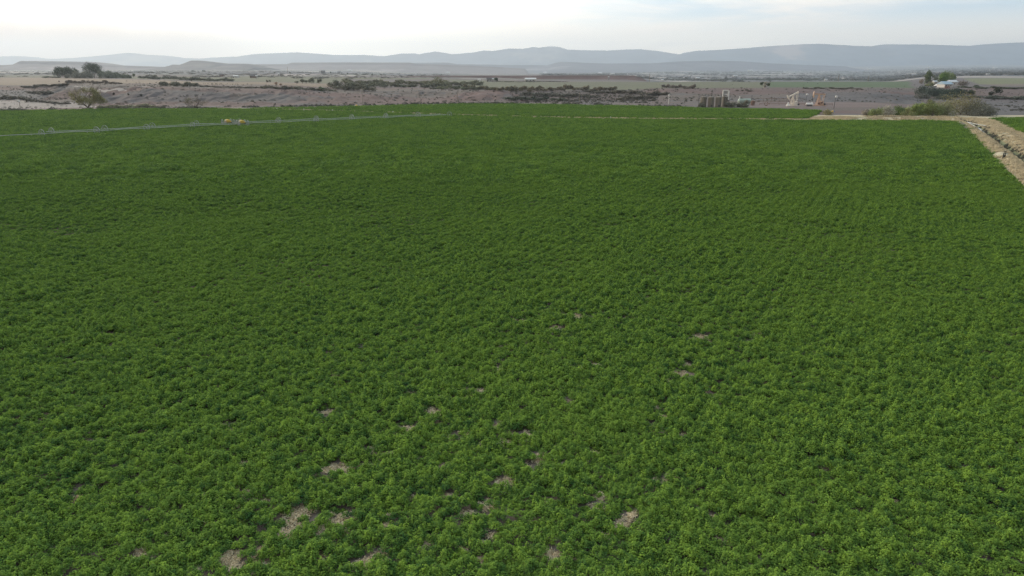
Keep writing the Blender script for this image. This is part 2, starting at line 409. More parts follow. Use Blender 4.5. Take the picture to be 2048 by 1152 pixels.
rp = [tuple(at_dist(x, y)[:2]) for x, y in [(1130, 985), (1300, 960), (1500, 955), (1700, 955), (1830, 950)]]
tag(strip_sheet('farm_road', rp, 11, TRACK, .4, 15), kind='structure')
rp = [tuple(at_dist(x, y)[:2]) for x, y in [(905, 1010), (1130, 985)]]
tag(strip_sheet('farm_road', rp, 6, TRACK, .4, 15), kind='structure')
vt = [tuple(W0(x, y)[:2]) for x, y in [(1610, 240.3), (1700, 240.4), (1800, 240.8), (1880, 241.6), (1918, 242.6), (1932, 247)]]
VERGE = plain('verge_dust', (.52, .45, .35), 1.0, 0, .2, .5)
tag(strip_sheet('field_path', vt, 2.4, VERGE, .06, 2), kind='structure')
rimp = [tuple(at_dist(x, y)[:2]) for x, y in [(140, 462), (200, 420), (260, 405), (400, 403), (512, 402)]]
tag(strip_sheet('rim_path', rimp, 4.5, plain('rim_dust', (.22, .20, .19), 1, 0, .2, .3), .15, 3), kind='structure')

# ------------------------------------------------------------------ mountains and mesas
def rock(name, c1, c2, c3, scale, snow=None):
    m, t, b = new_mat(name)
    geo = N(t, 'ShaderNodeNewGeometry')
    mp = N(t, 'ShaderNodeMapping'); mp.inputs['Scale'].default_value = (1, 1, 3); L(t, geo.outputs['Position'], mp.inputs[0])
    a = N(t, 'ShaderNodeTexNoise', i_Scale=scale, i_Detail=8.0, i_Roughness=0.65); L(t, mp.outputs[0], a.inputs['Vector'])
    a2 = N(t, 'ShaderNodeTexNoise', i_Scale=scale * .22, i_Detail=6.0, i_Roughness=0.6); L(t, geo.outputs['Position'], a2.inputs['Vector'])
    c = mix_n(t, ramp_n(t, a.outputs[0], .38, .62), c1, c2)
    c = mix_n(t, ramp_n(t, a2.outputs[0], .56, .66), c, c3)
    if snow:
        sp = N(t, 'ShaderNodeSeparateXYZ'); L(t, geo.outputs['Position'], sp.inputs[0])
        zz = math_n(t, 'ADD', sp.outputs[2], math_n(t, 'MULTIPLY', a.outputs[0], snow[1]))
        c = mix_n(t, ramp_n(t, zz, snow[0], snow[0] + snow[1] * .6), c, (.7, .72, .75))
    L(t, c, b.inputs['Base Color']); b.inputs['Roughness'].default_value = 1
    return m
def ridge(name, crest, Y, depth, mat, power=1.0, gul=0.5, gs=300, cap=0.0, flat=0.1, step=2.5, foot=-70, amp=.7):
    xs = np.arange(crest[0][0], crest[-1][0] + .1, step)
    py = np.interp(xs, [c[0] for c in crest], [c[1] for c in crest])
    py = py + (fbm(xs / 9, xs * 0 + Y, 3) - .5) * amp
    nt_ = 60
    T = np.concatenate([np.linspace(0, 1, nt_), np.linspace(1.02, 2.2, 14)])
    rows = []
    zc = zof(py, Y)
    e_ = np.minimum(np.arange(len(xs)), np.arange(len(xs))[::-1]) / 4.0
    zc = foot + (zc - foot) * np.clip(e_, 0, 1)
    for tt in T:
        if tt <= 1:
            yy = Y - depth * (1 - tt) * np.ones_like(xs)
        else:
            yy = Y + depth * (tt - 1) * np.ones_like(xs)
        X = uof(xs) * Y                      # parallel walls, not rays
        X = X * (1 - 0.0 * tt)
        if tt <= 1:
            s = tt ** power
            if cap: s = np.where(tt < 1 - flat, s * (1 - cap) / ((1 - flat) ** power) , 1 - cap * (1 - (tt - (1 - flat)) / flat) ** 2)
            gl = np.abs(fbm(X / gs + 3, yy / (gs * 2.5) + Y, 5) - .5) * 2
            prof = s - gul * (1 - gl) * s * (1 - s) * 1.6
            if cap and tt > 1 - flat: prof = s
        else:
            prof = np.maximum(0, 1 - ((tt - 1) / 1.2) ** 2) * np.ones_like(xs)
        rows.append(np.column_stack([X, yy, foot + (zc - foot) * prof]))
    Vv = np.array(rows).reshape(-1, 3); n = len(T); mcol = len(xs)
    ii = np.arange(n * mcol).reshape(n, mcol)
    Ff = np.stack([ii[:-1, :-1], ii[:-1, 1:], ii[1:, 1:], ii[1:, :-1]], -1).reshape(-1, 4)
    return tag(link(mesh_np(name, Vv, Ff, mat, smooth=True)), kind='structure')
M_FAR = rock('haze_blue_forest_slope', (.045, .07, .12), (.09, .125, .18), (.22, .22, .23), .0022, (560, 150))  # blue of the distance haze mixed into the slope colours
M_FAR2 = rock('haze_blue_plateau_slope', (.045, .075, .12), (.09, .125, .18), (.34, .27, .26), .0022, (640, 150))  # slope colours carry extra blue in place of bluer haze
M_MESA = rock('mesa_shale', (.11, .092, .10), (.145, .125, .13), (.24, .20, .20), .006)
M_BLUE = rock('mesa_blue', (.06, .068, .095), (.09, .095, .12), (.20, .19, .21), .004)
M_RED = rock('mesa_red', (.085, .052, .048), (.11, .07, .064), (.15, .11, .10), .012)
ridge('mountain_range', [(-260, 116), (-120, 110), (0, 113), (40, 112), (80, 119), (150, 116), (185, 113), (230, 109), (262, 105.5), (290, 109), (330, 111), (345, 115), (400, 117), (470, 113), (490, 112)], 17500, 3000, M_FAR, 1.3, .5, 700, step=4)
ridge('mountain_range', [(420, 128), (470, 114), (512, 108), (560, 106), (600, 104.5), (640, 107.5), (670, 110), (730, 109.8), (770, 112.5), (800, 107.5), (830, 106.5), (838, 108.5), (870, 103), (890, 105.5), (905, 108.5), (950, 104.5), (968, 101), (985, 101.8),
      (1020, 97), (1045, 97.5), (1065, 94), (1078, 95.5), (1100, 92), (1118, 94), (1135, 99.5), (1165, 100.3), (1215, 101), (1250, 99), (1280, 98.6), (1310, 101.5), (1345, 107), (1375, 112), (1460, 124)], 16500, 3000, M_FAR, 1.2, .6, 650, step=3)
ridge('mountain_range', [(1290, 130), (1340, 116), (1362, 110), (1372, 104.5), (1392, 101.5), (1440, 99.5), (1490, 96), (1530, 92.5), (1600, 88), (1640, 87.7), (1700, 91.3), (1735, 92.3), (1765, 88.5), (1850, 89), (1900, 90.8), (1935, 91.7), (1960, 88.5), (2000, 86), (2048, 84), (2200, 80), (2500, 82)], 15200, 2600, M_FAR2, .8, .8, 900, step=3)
ridge('mesa', [(-300, 131), (-60, 131), (10, 130), (30, 129), (46, 121.8), (100, 122.2), (180, 124), (190, 127), (215, 130), (330, 134)], 5200, 700, M_MESA, 1.2, .4, 140, cap=.18, flat=.06, foot=0, amp=.4)
ridge('hills', [(320, 134.5), (335, 133), (347, 129.2), (360, 130), (384, 121.3), (397, 120.9), (416, 123), (438, 126), (448, 130.3), (458, 127.3), (490, 127.3), (504, 132), (520, 138)], 5000, 700, rock('hill_shale', (.075, .066, .07), (.10, .088, .09), (.135, .12, .115), .006), 1.1, .5, 160, foot=0, amp=.5, step=1.5)
ridge('mesa', [(480, 137), (512, 128.5), (575, 128.2), (585, 125.2), (700, 124.8), (820, 125.2), (832, 127.5), (900, 129.5), (980, 133), (1060, 138)], 6900, 1500, M_MESA, 1.1, .4, 240, cap=.12, flat=.04, foot=-30, amp=.3)
ridge('mesa', [(590, 131), (640, 129), (760, 126.5), (800, 126), (895, 125), (915, 128.2), (1024, 130), (1095, 130.2), (1112, 125.5), (1122, 123.8), (1160, 125), (1210, 127), (1300, 126.5), (1365, 122.5), (1420, 121.4), (1480, 122.5), (1530, 126), (1600, 129.5), (1700, 133)], 9500, 2500, M_BLUE, 1.2, .3, 380, cap=.1, flat=.04, foot=-50, amp=.5)
ridge('mesa', [(740, 154), (880, 151.3), (1000, 151), (1268, 151), (1282, 155), (1300, 165)], 1500, 130, M_RED, 1.1, .5, 28, cap=.1, flat=.12, foot=-12, amp=.3, step=1.5)

# ------------------------------------------------------------------ scatter machinery (countless plants only)
def proto_collection(name, objs):
    c = bpy.data.collections.new(name)
    for o in objs: c.objects.link(o)
    return c
def scatter(name, pts, sc, rz, ids, coll, label, cat):
    me = bpy.data.meshes.new(name); n = len(pts)
    me.vertices.add(n); me.vertices.foreach_set('co', np.asarray(pts, np.float32).ravel())
    a = me.attributes.new('sc', 'FLOAT_VECTOR', 'POINT'); a.data.foreach_set('vector', np.asarray(sc, np.float32).ravel())
    a = me.attributes.new('rot', 'FLOAT_VECTOR', 'POINT')
    r = np.zeros((n, 3), np.float32); r[:, 2] = rz; a.data.foreach_set('vector', r.ravel())
    a = me.attributes.new('pick', 'INT', 'POINT'); a.data.foreach_set('value', np.asarray(ids, np.int32))
    o = bpy.data.objects.new(name, me); link(o)
    ng = bpy.data.node_groups.new(name, 'GeometryNodeTree')
    ng.interface.new_socket('Geometry', in_out='INPUT', socket_type='NodeSocketGeometry')
    ng.interface.new_socket('Geometry', in_out='OUTPUT', socket_type='NodeSocketGeometry')
    gi = ng.nodes.new('NodeGroupInput'); go = ng.nodes.new('NodeGroupOutput')
    ip = ng.nodes.new('GeometryNodeInstanceOnPoints'); ci = ng.nodes.new('GeometryNodeCollectionInfo')
    ci.inputs['Collection'].default_value = coll; ci.inputs['Separate Children'].default_value = True; ci.inputs['Reset Children'].default_value = True
    ip.inputs['Pick Instance'].default_value = True
    def attr(nm, ty):
        q = ng.nodes.new('GeometryNodeInputNamedAttribute'); q.data_type = ty; q.inputs['Name'].default_value = nm
        return [s for s in q.outputs if s.enabled and s.name == 'Attribute'][0]
    ng.links.new(gi.outputs[0], ip.inputs['Points']); ng.links.new(ci.outputs[0], ip.inputs['Instance'])
    ng.links.new(attr('pick', 'INT'), ip.inputs['Instance Index'])
    ng.links.new(attr('rot', 'FLOAT_VECTOR'), ip.inputs['Rotation'])
    ng.links.new(attr('sc', 'FLOAT_VECTOR'), ip.inputs['Scale'])
    ng.links.new(ip.outputs[0], go.inputs[0])
    md = o.modifiers.new('scatter', 'NODES'); md.node_group = ng
    tag(o, label, cat, kind='stuff')
    return o
def leaf_quads(cen, nrm, size, aspect=1.0, up=None, rng=RNG):
    """one quad per centre, facing nrm"""
    n = len(cen)
    nrm = nrm / (np.linalg.norm(nrm, axis=1)[:, None] + 1e-9)
    r = rng.normal(size=(n, 3)) if up is None else np.tile(up, (n, 1)) + rng.normal(size=(n, 3)) * .25
    t = np.cross(nrm, r); t /= np.linalg.norm(t, axis=1)[:, None] + 1e-9
    b_ = np.cross(nrm, t)
    s = (size if np.ndim(size) else np.full(n, size))[:, None] / 2
    v = np.stack([cen - t * s - b_ * s * aspect, cen + t * s - b_ * s * aspect * .6, cen + t * s * .7 + b_ * s * aspect, cen - t * s * .8 + b_ * s * aspect * .8], 1)
    return v.reshape(-1, 3), np.arange(4 * n).reshape(n, 4)

# leaf materials
def leaf_mat(name, c_dark, c_light, c_alt, obj_col=False, trans=0.15):
    m, t, b = new_mat(name)
    geo = N(t, 'ShaderNodeNewGeometry'); oi = N(t, 'ShaderNodeObjectInfo')
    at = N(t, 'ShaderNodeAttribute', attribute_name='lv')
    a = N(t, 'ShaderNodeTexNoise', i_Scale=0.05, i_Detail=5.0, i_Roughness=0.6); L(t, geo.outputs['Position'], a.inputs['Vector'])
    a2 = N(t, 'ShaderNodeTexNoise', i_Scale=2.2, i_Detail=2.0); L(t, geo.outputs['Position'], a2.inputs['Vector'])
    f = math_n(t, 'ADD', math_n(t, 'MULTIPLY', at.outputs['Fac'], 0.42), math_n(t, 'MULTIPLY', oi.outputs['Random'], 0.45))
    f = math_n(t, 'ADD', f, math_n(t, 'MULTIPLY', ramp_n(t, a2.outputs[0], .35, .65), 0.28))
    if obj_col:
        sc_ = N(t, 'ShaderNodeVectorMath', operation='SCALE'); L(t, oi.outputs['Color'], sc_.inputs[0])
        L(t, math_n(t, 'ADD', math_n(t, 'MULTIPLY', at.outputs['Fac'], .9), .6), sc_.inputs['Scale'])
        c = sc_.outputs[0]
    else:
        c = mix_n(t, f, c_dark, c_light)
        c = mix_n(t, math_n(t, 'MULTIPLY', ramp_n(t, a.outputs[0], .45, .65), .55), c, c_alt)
    L(t, c, b.inputs['Base Color']); b.inputs['Roughness'].default_value = .95; b.inputs['Specular IOR Level'].default_value = .03
    tr = N(t, 'ShaderNodeBsdfTranslucent'); L(t, c, tr.inputs[0])
    mx = N(t, 'ShaderNodeMixShader', i_0=trans); L(t, b.outputs[0], mx.inputs[1]); L(t, tr.outputs[0], mx.inputs[2])
    L(t, mx.outputs[0], t.nodes['Material Output'].inputs[0])
    return m
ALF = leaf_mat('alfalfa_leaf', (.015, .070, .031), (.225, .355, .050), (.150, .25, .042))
DRY = leaf_mat('dry_grass_blade', (.40, .34, .23), (.70, .61, .43), (.50, .43, .30))
SAGE = leaf_mat('sage_leaf', (.05, .052, .042), (.125, .12, .10), (.10, .094, .085))
FOL = leaf_mat('crown_leaf', None, None, None, obj_col=True)

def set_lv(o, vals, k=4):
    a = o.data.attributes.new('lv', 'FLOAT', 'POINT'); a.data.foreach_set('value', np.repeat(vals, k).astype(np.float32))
def dome(n, rad, hgt, size, rng, cx=0, cy=0):
    th = rng.random(n) * 2 * np.pi; ph = np.arccos(rng.random(n) * 1.05 - .05)
    rr = 0.72 + 0.34 * rng.random(n)
    d = np.stack([np.sin(ph) * np.cos(th), np.sin(ph) * np.sin(th), np.cos(ph)], -1)
    lump = 1 + .22 * np.sin(3 * th + rng.random() * 6) * np.sin(ph) + .15 * np.cos(5 * ph + rng.random() * 6)
    cen = d * np.array([rad, rad, hgt]) * (rr * lump)[:, None] + np.array([cx, cy, 0.02])
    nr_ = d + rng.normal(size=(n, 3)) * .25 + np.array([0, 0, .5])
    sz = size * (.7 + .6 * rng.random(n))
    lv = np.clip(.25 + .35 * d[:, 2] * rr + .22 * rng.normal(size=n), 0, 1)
    v, f = leaf_quads(cen, nr_, sz, 1.0, rng=rng)
    return v, f, lv
clumps = []
for i in range(10):
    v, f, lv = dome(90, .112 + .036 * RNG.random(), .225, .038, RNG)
    n_ = 42; a_ = RNG.random(n_) * 6.283; r_ = .21 * np.sqrt(RNG.random(n_))      # low understorey around the stem
    v2, f2 = leaf_quads(np.stack([r_ * np.cos(a_), r_ * np.sin(a_), .03 + .09 * RNG.random(n_)], -1), RNG.normal(size=(n_, 3)) * .4 + np.array([0, 0, 1.]), .05)
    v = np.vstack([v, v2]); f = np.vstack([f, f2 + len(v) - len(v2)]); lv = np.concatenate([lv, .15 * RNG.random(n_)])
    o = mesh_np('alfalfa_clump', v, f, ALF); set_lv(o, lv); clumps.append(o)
COL_CLUMP = proto_collection('clumps', clumps)
patches = []
for i in range(8):
    vs, fs, lvs, off = [], [], [], 0
    for k in range(38):
        a_ = RNG.random() * 6.283; r_ = 1.15 * math.sqrt(RNG.random())
        s_ = .55 + .6 * RNG.random() + (.7 if k < 9 else 0)
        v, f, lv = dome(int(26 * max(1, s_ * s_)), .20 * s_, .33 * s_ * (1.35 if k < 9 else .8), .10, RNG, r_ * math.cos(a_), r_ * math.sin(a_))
        lv = np.clip((lv + .3 * (RNG.random() - .5)) * .80 - .03, 0, 1)  # leaf tone lowered, standing in for shade the patches lack
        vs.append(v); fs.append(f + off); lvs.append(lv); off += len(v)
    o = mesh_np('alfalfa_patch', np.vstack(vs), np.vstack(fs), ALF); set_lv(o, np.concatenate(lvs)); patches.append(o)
COL_PATCH = proto_collection('patches', patches)

bare_px = [(600, 1025, .8), (588, 1045, .9), (675, 1045, .9), (655, 1050, .6), (460, 1125, 1.), (445, 1115, .6), (865, 827, .7), (950, 790, .8), (955, 796, .6), (990, 742, .7), (1015, 852, .9), (1005, 858, .6),
           (1048, 873, .6), (1097, 922, .8), (1078, 915, .6), (820, 862, .6), (775, 910, .6), (670, 938, .8), (690, 935, .5), (975, 1012, .6), (935, 1036, .7), (1010, 967, .6), (1300, 970, .6), (1247, 1048, .6), (1218, 1080, .6),
           (1352, 748, .9), (1405, 782, .7), (1106, 623, .9), (1152, 634, 1.), (1170, 639, .7), (1105, 659, .9), (1395, 673, 1.), (762, 1115, .6), (1315, 858, .5), (905, 880, .5), (935, 868, .5), (1455, 1080, .5), (1160, 735, .7), (1130, 806, .5),
           (150, 1000, .4), (970, 893, .5), (1048, 643, .7), (512, 640, .5), (885, 935, .4), (640, 1070, .5), (575, 1070, .5), (545, 1085, .4), (530, 1100, .5), (985, 278, 3.0), (975, 280.5, 2.5), (1825, 755, .5), (1650, 1050, .4), (2035, 895, .4),
           (720, 800, .4), (860, 745, .4), (1430, 1040, .4), (1790, 1010, .4), (1690, 975, .4), (290, 1105, .5), (100, 955, .4), (1545, 890, .4), (1400, 880, .4)]
bare_w = [(W0(x, y), r) for x, y, r in bare_px]
for _ in range(120):
    x_ = RNG.uniform(380, 1480); y_ = RNG.uniform(720, 1150)
    if abs((x_ - 900) + 1.3 * (y_ - 900)) < 620: bare_w.append((W0(x_, y_), RNG.uniform(.16, .40)))
THIN = [(W0(x, y), a, b_) for x, y, a, b_ in [(120, 410, 8, 2.5), (210, 425, 13, 3.5), (330, 432, 7, 2.), (560, 418, 12, 3), (470, 405, 6, 2), (680, 400, 5, 2), (820, 438, 6, 2), (770, 455, 5, 1.5), (1400, 433, 7, 2), (1240, 452, 4, 1.5),
        (1600, 452, 6, 2), (1710, 468, 7, 2), (1870, 415, 6, 2), (1570, 385, 6, 2), (760, 325, 10, 4), (660, 345, 8, 3), (1365, 585, 2.5, 1.2), (1500, 660, 1.5, 1), (1000, 690, 2, 1), (1780, 505, 4, 2), (40, 455, 7, 2), (170, 470, 5, 1.2)]]
def thin_spots(X, Y):
    t_ = np.zeros_like(X)
    wx = X + 5 * (fbm(X / 4, Y / 4, 3) - .5); wy = Y + 4 * (fbm(X / 4 + 9, Y / 4, 3) - .5)
    for c, a_, b_ in THIN: t_ = np.maximum(t_, np.exp(-((wx - c.x) / a_) ** 2 - ((wy - c.y) / b_) ** 2))
    return np.clip(t_ * 1.3 + .5 * sstep(fbm(X / 12 + 60, Y / 7, 4), .56, .70) * sstep(Y, 45, 70), 0, 1)
def plant_scale(X, Y):
    wx = X + 1.2 * (fbm(X / 3, Y / 3, 2) - .5)
    s = 0.62 + 0.75 * fbm(X / 1.15, Y / 1.15, 3)
    s = s * (0.78 + .44 * fbm(X / 7 + 3, Y / 7, 3))
    # faint drill rows that run along the right edge of the field
    q = X * rd.y - Y * rd.x
    s = s * (1 + .07 * np.sin(q * 2 * math.pi / 1.9 + 3 * fbm(X / 9, Y / 9, 2)))
    thin = sstep(fbm(X / 16 + 50, Y / 9 + 20, 4), .60, .70) * sstep(Y, 35, 60) * (1 - sstep(Y, 105, 130))
    s = s * (1 - .30 * thin)
    spots = sstep(fbm(X / 1.3 + 90, Y / 1.3, 3), .76, .82)
    s = s * (1 - .6 * spots)
    lump = fbm(X / .46 + 31, Y / .46, 2)
    s = np.maximum(s, .74) * (.55 + .9 * lump)
    s = np.maximum(s, .5) * (1 - .5 * spots)
    th_ = thin_spots(X, Y); s = np.where(lump < .34 + .2 * th_, np.maximum(s * (1 - .6 * th_), .42), s)
    q = X * rd.y - Y * rd.x
    for q0 in (-61, -40.4, -38.6, -14, 6.2, 8.0, 24.6, 26.4, 40, 52.2, 54):
        s = s * (1 - .22 * np.exp(-((q - q0 - .5 * fbm(Y / 20 + q0, X / 20, 2)) / .28) ** 2))
    for c, r in bare_w:
        r = r * 1.0
        m = np.hypot((X - c.x), (Y - c.y)) + 1.5 * r * (fbm(X * 2.6, Y * 2.6, 2) - .5) * 2
        s = s * (.0 + sstep(m, r * .25, r * .72))
    return s
def grid_pts(x0, x1, y0, y1, sp, rng=RNG):
    gx = np.arange(x0, x1, sp); gy = np.arange(y0, y1, sp * .9)
    X, Y = np.meshgrid(gx, gy); X = X + (np.arange(len(gy)) % 2)[:, None] * sp / 2
    X = X + (rng.random(X.shape) - .5) * sp * 1.1; Y = Y + (rng.random(X.shape) - .5) * sp * 1.1
    return X.ravel(), Y.ravel()
SPLIT = 132
X, Y = grid_pts(-112, 108, 13, SPLIT, .208)
k = RNG.random(len(X)) > sstep(Y, 88, SPLIT) * .93; X, Y = X[k], Y[k]
k = (np.abs(X) < .75 * Y * 1.03 + 7) & in_poly(X, Y, MAIN); X, Y = X[k], Y[k]
s = plant_scale(X, Y); k = s > .33; X, Y, s = X[k], Y[k], s[k]
n = len(X); print('clumps', n)
sw = .45 + .55 * s; ns_ = np.stack([sw * (.95 + .25 * RNG.random(n)), sw * (.95 + .25 * RNG.random(n)), s * (.9 + .35 * RNG.random(n))], -1)
z0_ = (.20 + .05 * np.sin((X * rd.y - Y * rd.x) * 2 * math.pi / .95)) * sstep(fbm(X / .30 + 3, Y / .27 + 8, 2), .30, .68) * np.clip(s * 1.3, 0, 1)
scatter('alfalfa_crop', np.column_stack([X, Y, z0_]), ns_, RNG.random(n) * 6.283, RNG.integers(0, 10, n), COL_CLUMP, 'dense green alfalfa crop filling the near part of the big field', 'crop')
def patch_field(name, poly, x0, x1, y0, y1, label):
    X, Y = grid_pts(x0, x1, y0, y1, 1.45)
    k = (np.abs(X) < .79 * Y + 8) & in_poly(X, Y, poly); X, Y = X[k], Y[k]
    k = seg_dist(X, Y, world_poly(strip_px))[0] > 1.2; X, Y = X[k], Y[k]
    if y0 == 90 and poly is MAIN: k = RNG.random(len(X)) < sstep(Y, 92, SPLIT - 4); X, Y = X[k], Y[k]
    for c, r in bare_w[:]:
        if c.y > 100:
            k = np.hypot(X - c.x, (Y - c.y)) > r * .5; X, Y = X[k], Y[k]
    n = len(X); print(name, n)
    s = .8 + .35 * RNG.random(n)
    h = (.55 + .85 * fbm(X / 2.5, Y / 2.5, 3)) * (.8 + .4 * fbm(X / 17, Y / 17, 2)) * (1 - .3 * thin_spots(X, Y))
    z = base_z(X, Y)
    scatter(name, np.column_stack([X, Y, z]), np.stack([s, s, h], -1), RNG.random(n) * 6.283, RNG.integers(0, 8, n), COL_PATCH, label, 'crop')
patch_field('alfalfa_crop', MAIN, -240, 180, 90, 300, 'green alfalfa crop in the far part of the big field around the wheel lines')
patch_field('alfalfa_crop', BACK, -180, 170, 230, 360, 'green alfalfa crop in the narrow field behind the strip of dry grass')
patch_field('alfalfa_crop', RIGHTF, 100, 270, 90, 270, 'green alfalfa crop in the field at the right, beyond the ditch')

# dry grass on the verge, the ditch banks, the strip and the bare spots
tufts = []
for i in range(6):
    n = 60
    a_ = RNG.random(n) * 6.283; r_ = RNG.random(n) * .16
    cen = np.stack([r_ * np.cos(a_), r_ * np.sin(a_), .10 + .12 * RNG.random(n)], -1)
    nr_ = np.stack([np.cos(a_ + RNG.normal(size=n)), np.sin(a_ + RNG.normal(size=n)), .5 * RNG.random(n)], -1)
    v, f = leaf_quads(cen, nr_, np.full(n, .035), 6.0, up=np.array([0., 0, 1.]))
    # leaf_quads stretches along b (perp to nrm and ~up x) : keep blades upright
    o = mesh_np('grass_tuft', v, f, DRY); set_lv(o, RNG.random(n)); tufts.append(o)
COL_TUFT = proto_collection('tufts', tufts)
X, Y = grid_pts(55, 260, 70, 262, .30)
k = (X < .79 * Y + 5) & ~in_poly(X, Y, MAIN) & ~in_poly(X, Y, RIGHTF) & ~in_poly(X, Y, BACK) & (RNG.random(len(X)) < .8)
X, Y = X[k], Y[k]
dd_, _ = seg_dist(X, Y, DITCH); k = (dd_ > .9) & (dd_ < 13); X, Y = X[k], Y[k]
pd, _ = seg_dist(X, Y, vt); k = (pd > 1.2) | (RNG.random(len(X)) < .15); X, Y = X[k], Y[k]
k = fbm(X / 2, Y / 2, 3) > .40; X, Y = X[k], Y[k]
n = len(X); s = .65 + .8 * RNG.random(n) ** 2
scatter('dry_grass', np.column_stack([X, Y, ground_z(X, Y)]), np.stack([s * 1.4, s * 1.4, s * (.5 + .6 * fbm(X / 4, Y / 4, 2))], -1), RNG.random(n) * 6.283, RNG.integers(0, 6, n), COL_TUFT, 'pale dry grass covering the ditch banks and the verge at the right', 'grass')
pts = []
for (x1, y1), (x2, y2) in zip(world_poly(strip_px)[:-1], world_poly(strip_px)[1:]):
    m = int(math.hypot(x2 - x1, y2 - y1) * 8)
    tt = RNG.random(m); off = RNG.normal(size=(m, 2)) * np.array([.3, .55])
    pts.append(np.stack([x1 + (x2 - x1) * tt, y1 + (y2 - y1) * tt], -1) + off)
pts = np.vstack(pts); pts = pts[fbm(pts[:, 0] / 5, pts[:, 1] / 5, 3) > .40 - .2 * sstep(pts[:, 0], -40, 60)]
n = len(pts); s = 1.0 + RNG.random(n)
scatter('dry_grass', np.column_stack([pts, np.full(n, .02)]), np.stack([s * 1.3, s * 1.3, s * 1.0], -1), RNG.random(n) * 6.283, RNG.integers(0, 6, n), COL_TUFT, 'thin strip of dry grass dividing the two green fields', 'grass')
pts = []
for c, r in bare_w:
    m = int(34 * r * r) + 6 if c.y < 100 else 30
    pts.append(np.array([c.x, c.y]) + RNG.normal(size=(m, 2)) * r * .30)
pts = np.vstack(pts); n = len(pts); s = .35 + .45 * RNG.random(n)
scatter('dead_stubble', np.column_stack([pts, np.zeros(n)]), np.stack([s * 1.5, s * 1.5, s * .45], -1), RNG.random(n) * 6.283, RNG.integers(0, 6, n), COL_TUFT, 'dead pale stubble lying in the bare spots of the field', 'stubble')

# sage scrub on the badlands
sages = []
for i in range(6):
    v, f, lv = dome(46, .5, .55, .17, RNG)
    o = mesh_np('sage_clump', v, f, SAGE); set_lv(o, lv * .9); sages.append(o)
COL_SAGE = proto_collection('sages', sages)
n = 60000
Yr = 1 / RNG.uniform(1 / 1050, 1 / 296, n); Ur = RNG.uniform(-.8, .8, n); X = Ur * Yr; Y = Yr
dens = sstep(fbm(X / 16, Y / 10, 4), .46, .66)
fld = in_poly(X, Y, MAIN) | in_poly(X, Y, BACK) | in_poly(X, Y, RIGHTF)
PXr = Ur / CP * F + 1024
padm = (PXr > 1380) & (PXr < 1850) & (Y < 372)
flat_f = (Y > 560) * .96
edge = seg_dist(X, Y, tp)[0] < 3.2
creek = ((PXr > 1020) & (PXr < 1320) & (Y > 395) & (Y < 590)) * .5
left_ = ((PXr < 130) & (Y > 385) & (Y < 540)) * .45
k = (~fld) & (~padm) & (~edge) & (RNG.random(n) < (dens * .28 + .05 + creek + left_) * (1 - flat_f)) & ~((Y < 262) & (X > 90))
X, Y, PXs = X[k], Y[k], PXr[k]
n = len(X); s = (.35 + 1.1 * RNG.random(n) ** 3) * np.where((PXs > 1020) & (PXs < 1320), 1.35, 1); print('sage', n)
scatter('sagebrush', np.column_stack([X, Y, ground_z(X, Y) - .05]), np.stack([s * 1.3, s * 1.1, s], -1), RNG.random(n) * 6.283, RNG.integers(0, 6, n), COL_SAGE, 'low grey sagebrush and weeds dotted over the bare slopes', 'scrub')
# green weeds in the ditch bed
pts = []
for (x1, y1), (x2, y2) in zip(DITCH[:-1], DITCH[1:]):
    m = int(math.hypot(x2 - x1, y2 - y1) * 7); tt = RNG.random(m)
    pts.append(np.stack([x1 + (x2 - x1) * tt, y1 + (y2 - y1) * tt], -1) + RNG.normal(size=(m, 2)) * .75)
pts = np.vstack(pts); pts = pts[(pts[:, 0] > 62) & (fbm(pts[:, 0] / 3, pts[:, 1] / 3, 3) > .42)]
n = len(pts); s = .8 + .9 * RNG.random(n)
scatter('ditch_weeds', np.column_stack([pts, ground_z(pts[:, 0], pts[:, 1])]), np.stack([s * .6, s * .6, s * .4], -1), RNG.random(n) * 6.283, RNG.integers(0, 6, n), COL_SAGE, 'green weeds growing along the bed of the ditch at right', 'weeds')
# brush line at the foot of the slope
pts = []
for (x1, y1), (x2, y2) in zip(tp[:-1], tp[1:]):
    m = int(math.hypot(x2 - x1, y2 - y1) * 2.2); tt = RNG.random(m)
    pts.append(np.stack([x1 + (x2 - x1) * tt, y1 + (y2 - y1) * tt + 4.2 + np.abs(RNG.normal(size=m)) * 1.6], -1))
pts = np.vstack(pts); pts = pts[(fbm(pts[:, 0] / 9, pts[:, 1] / 9, 3) > .45)]
n = len(pts); s = .8 + .9 * RNG.random(n)
scatter('weeds', np.column_stack([pts, ground_z(pts[:, 0], pts[:, 1])]), np.stack([s * 1.2, s, s], -1), RNG.random(n) * 6.283, RNG.integers(0, 6, n), COL_SAGE, 'dark low weeds along the track at the far edge of the fields', 'scrub')
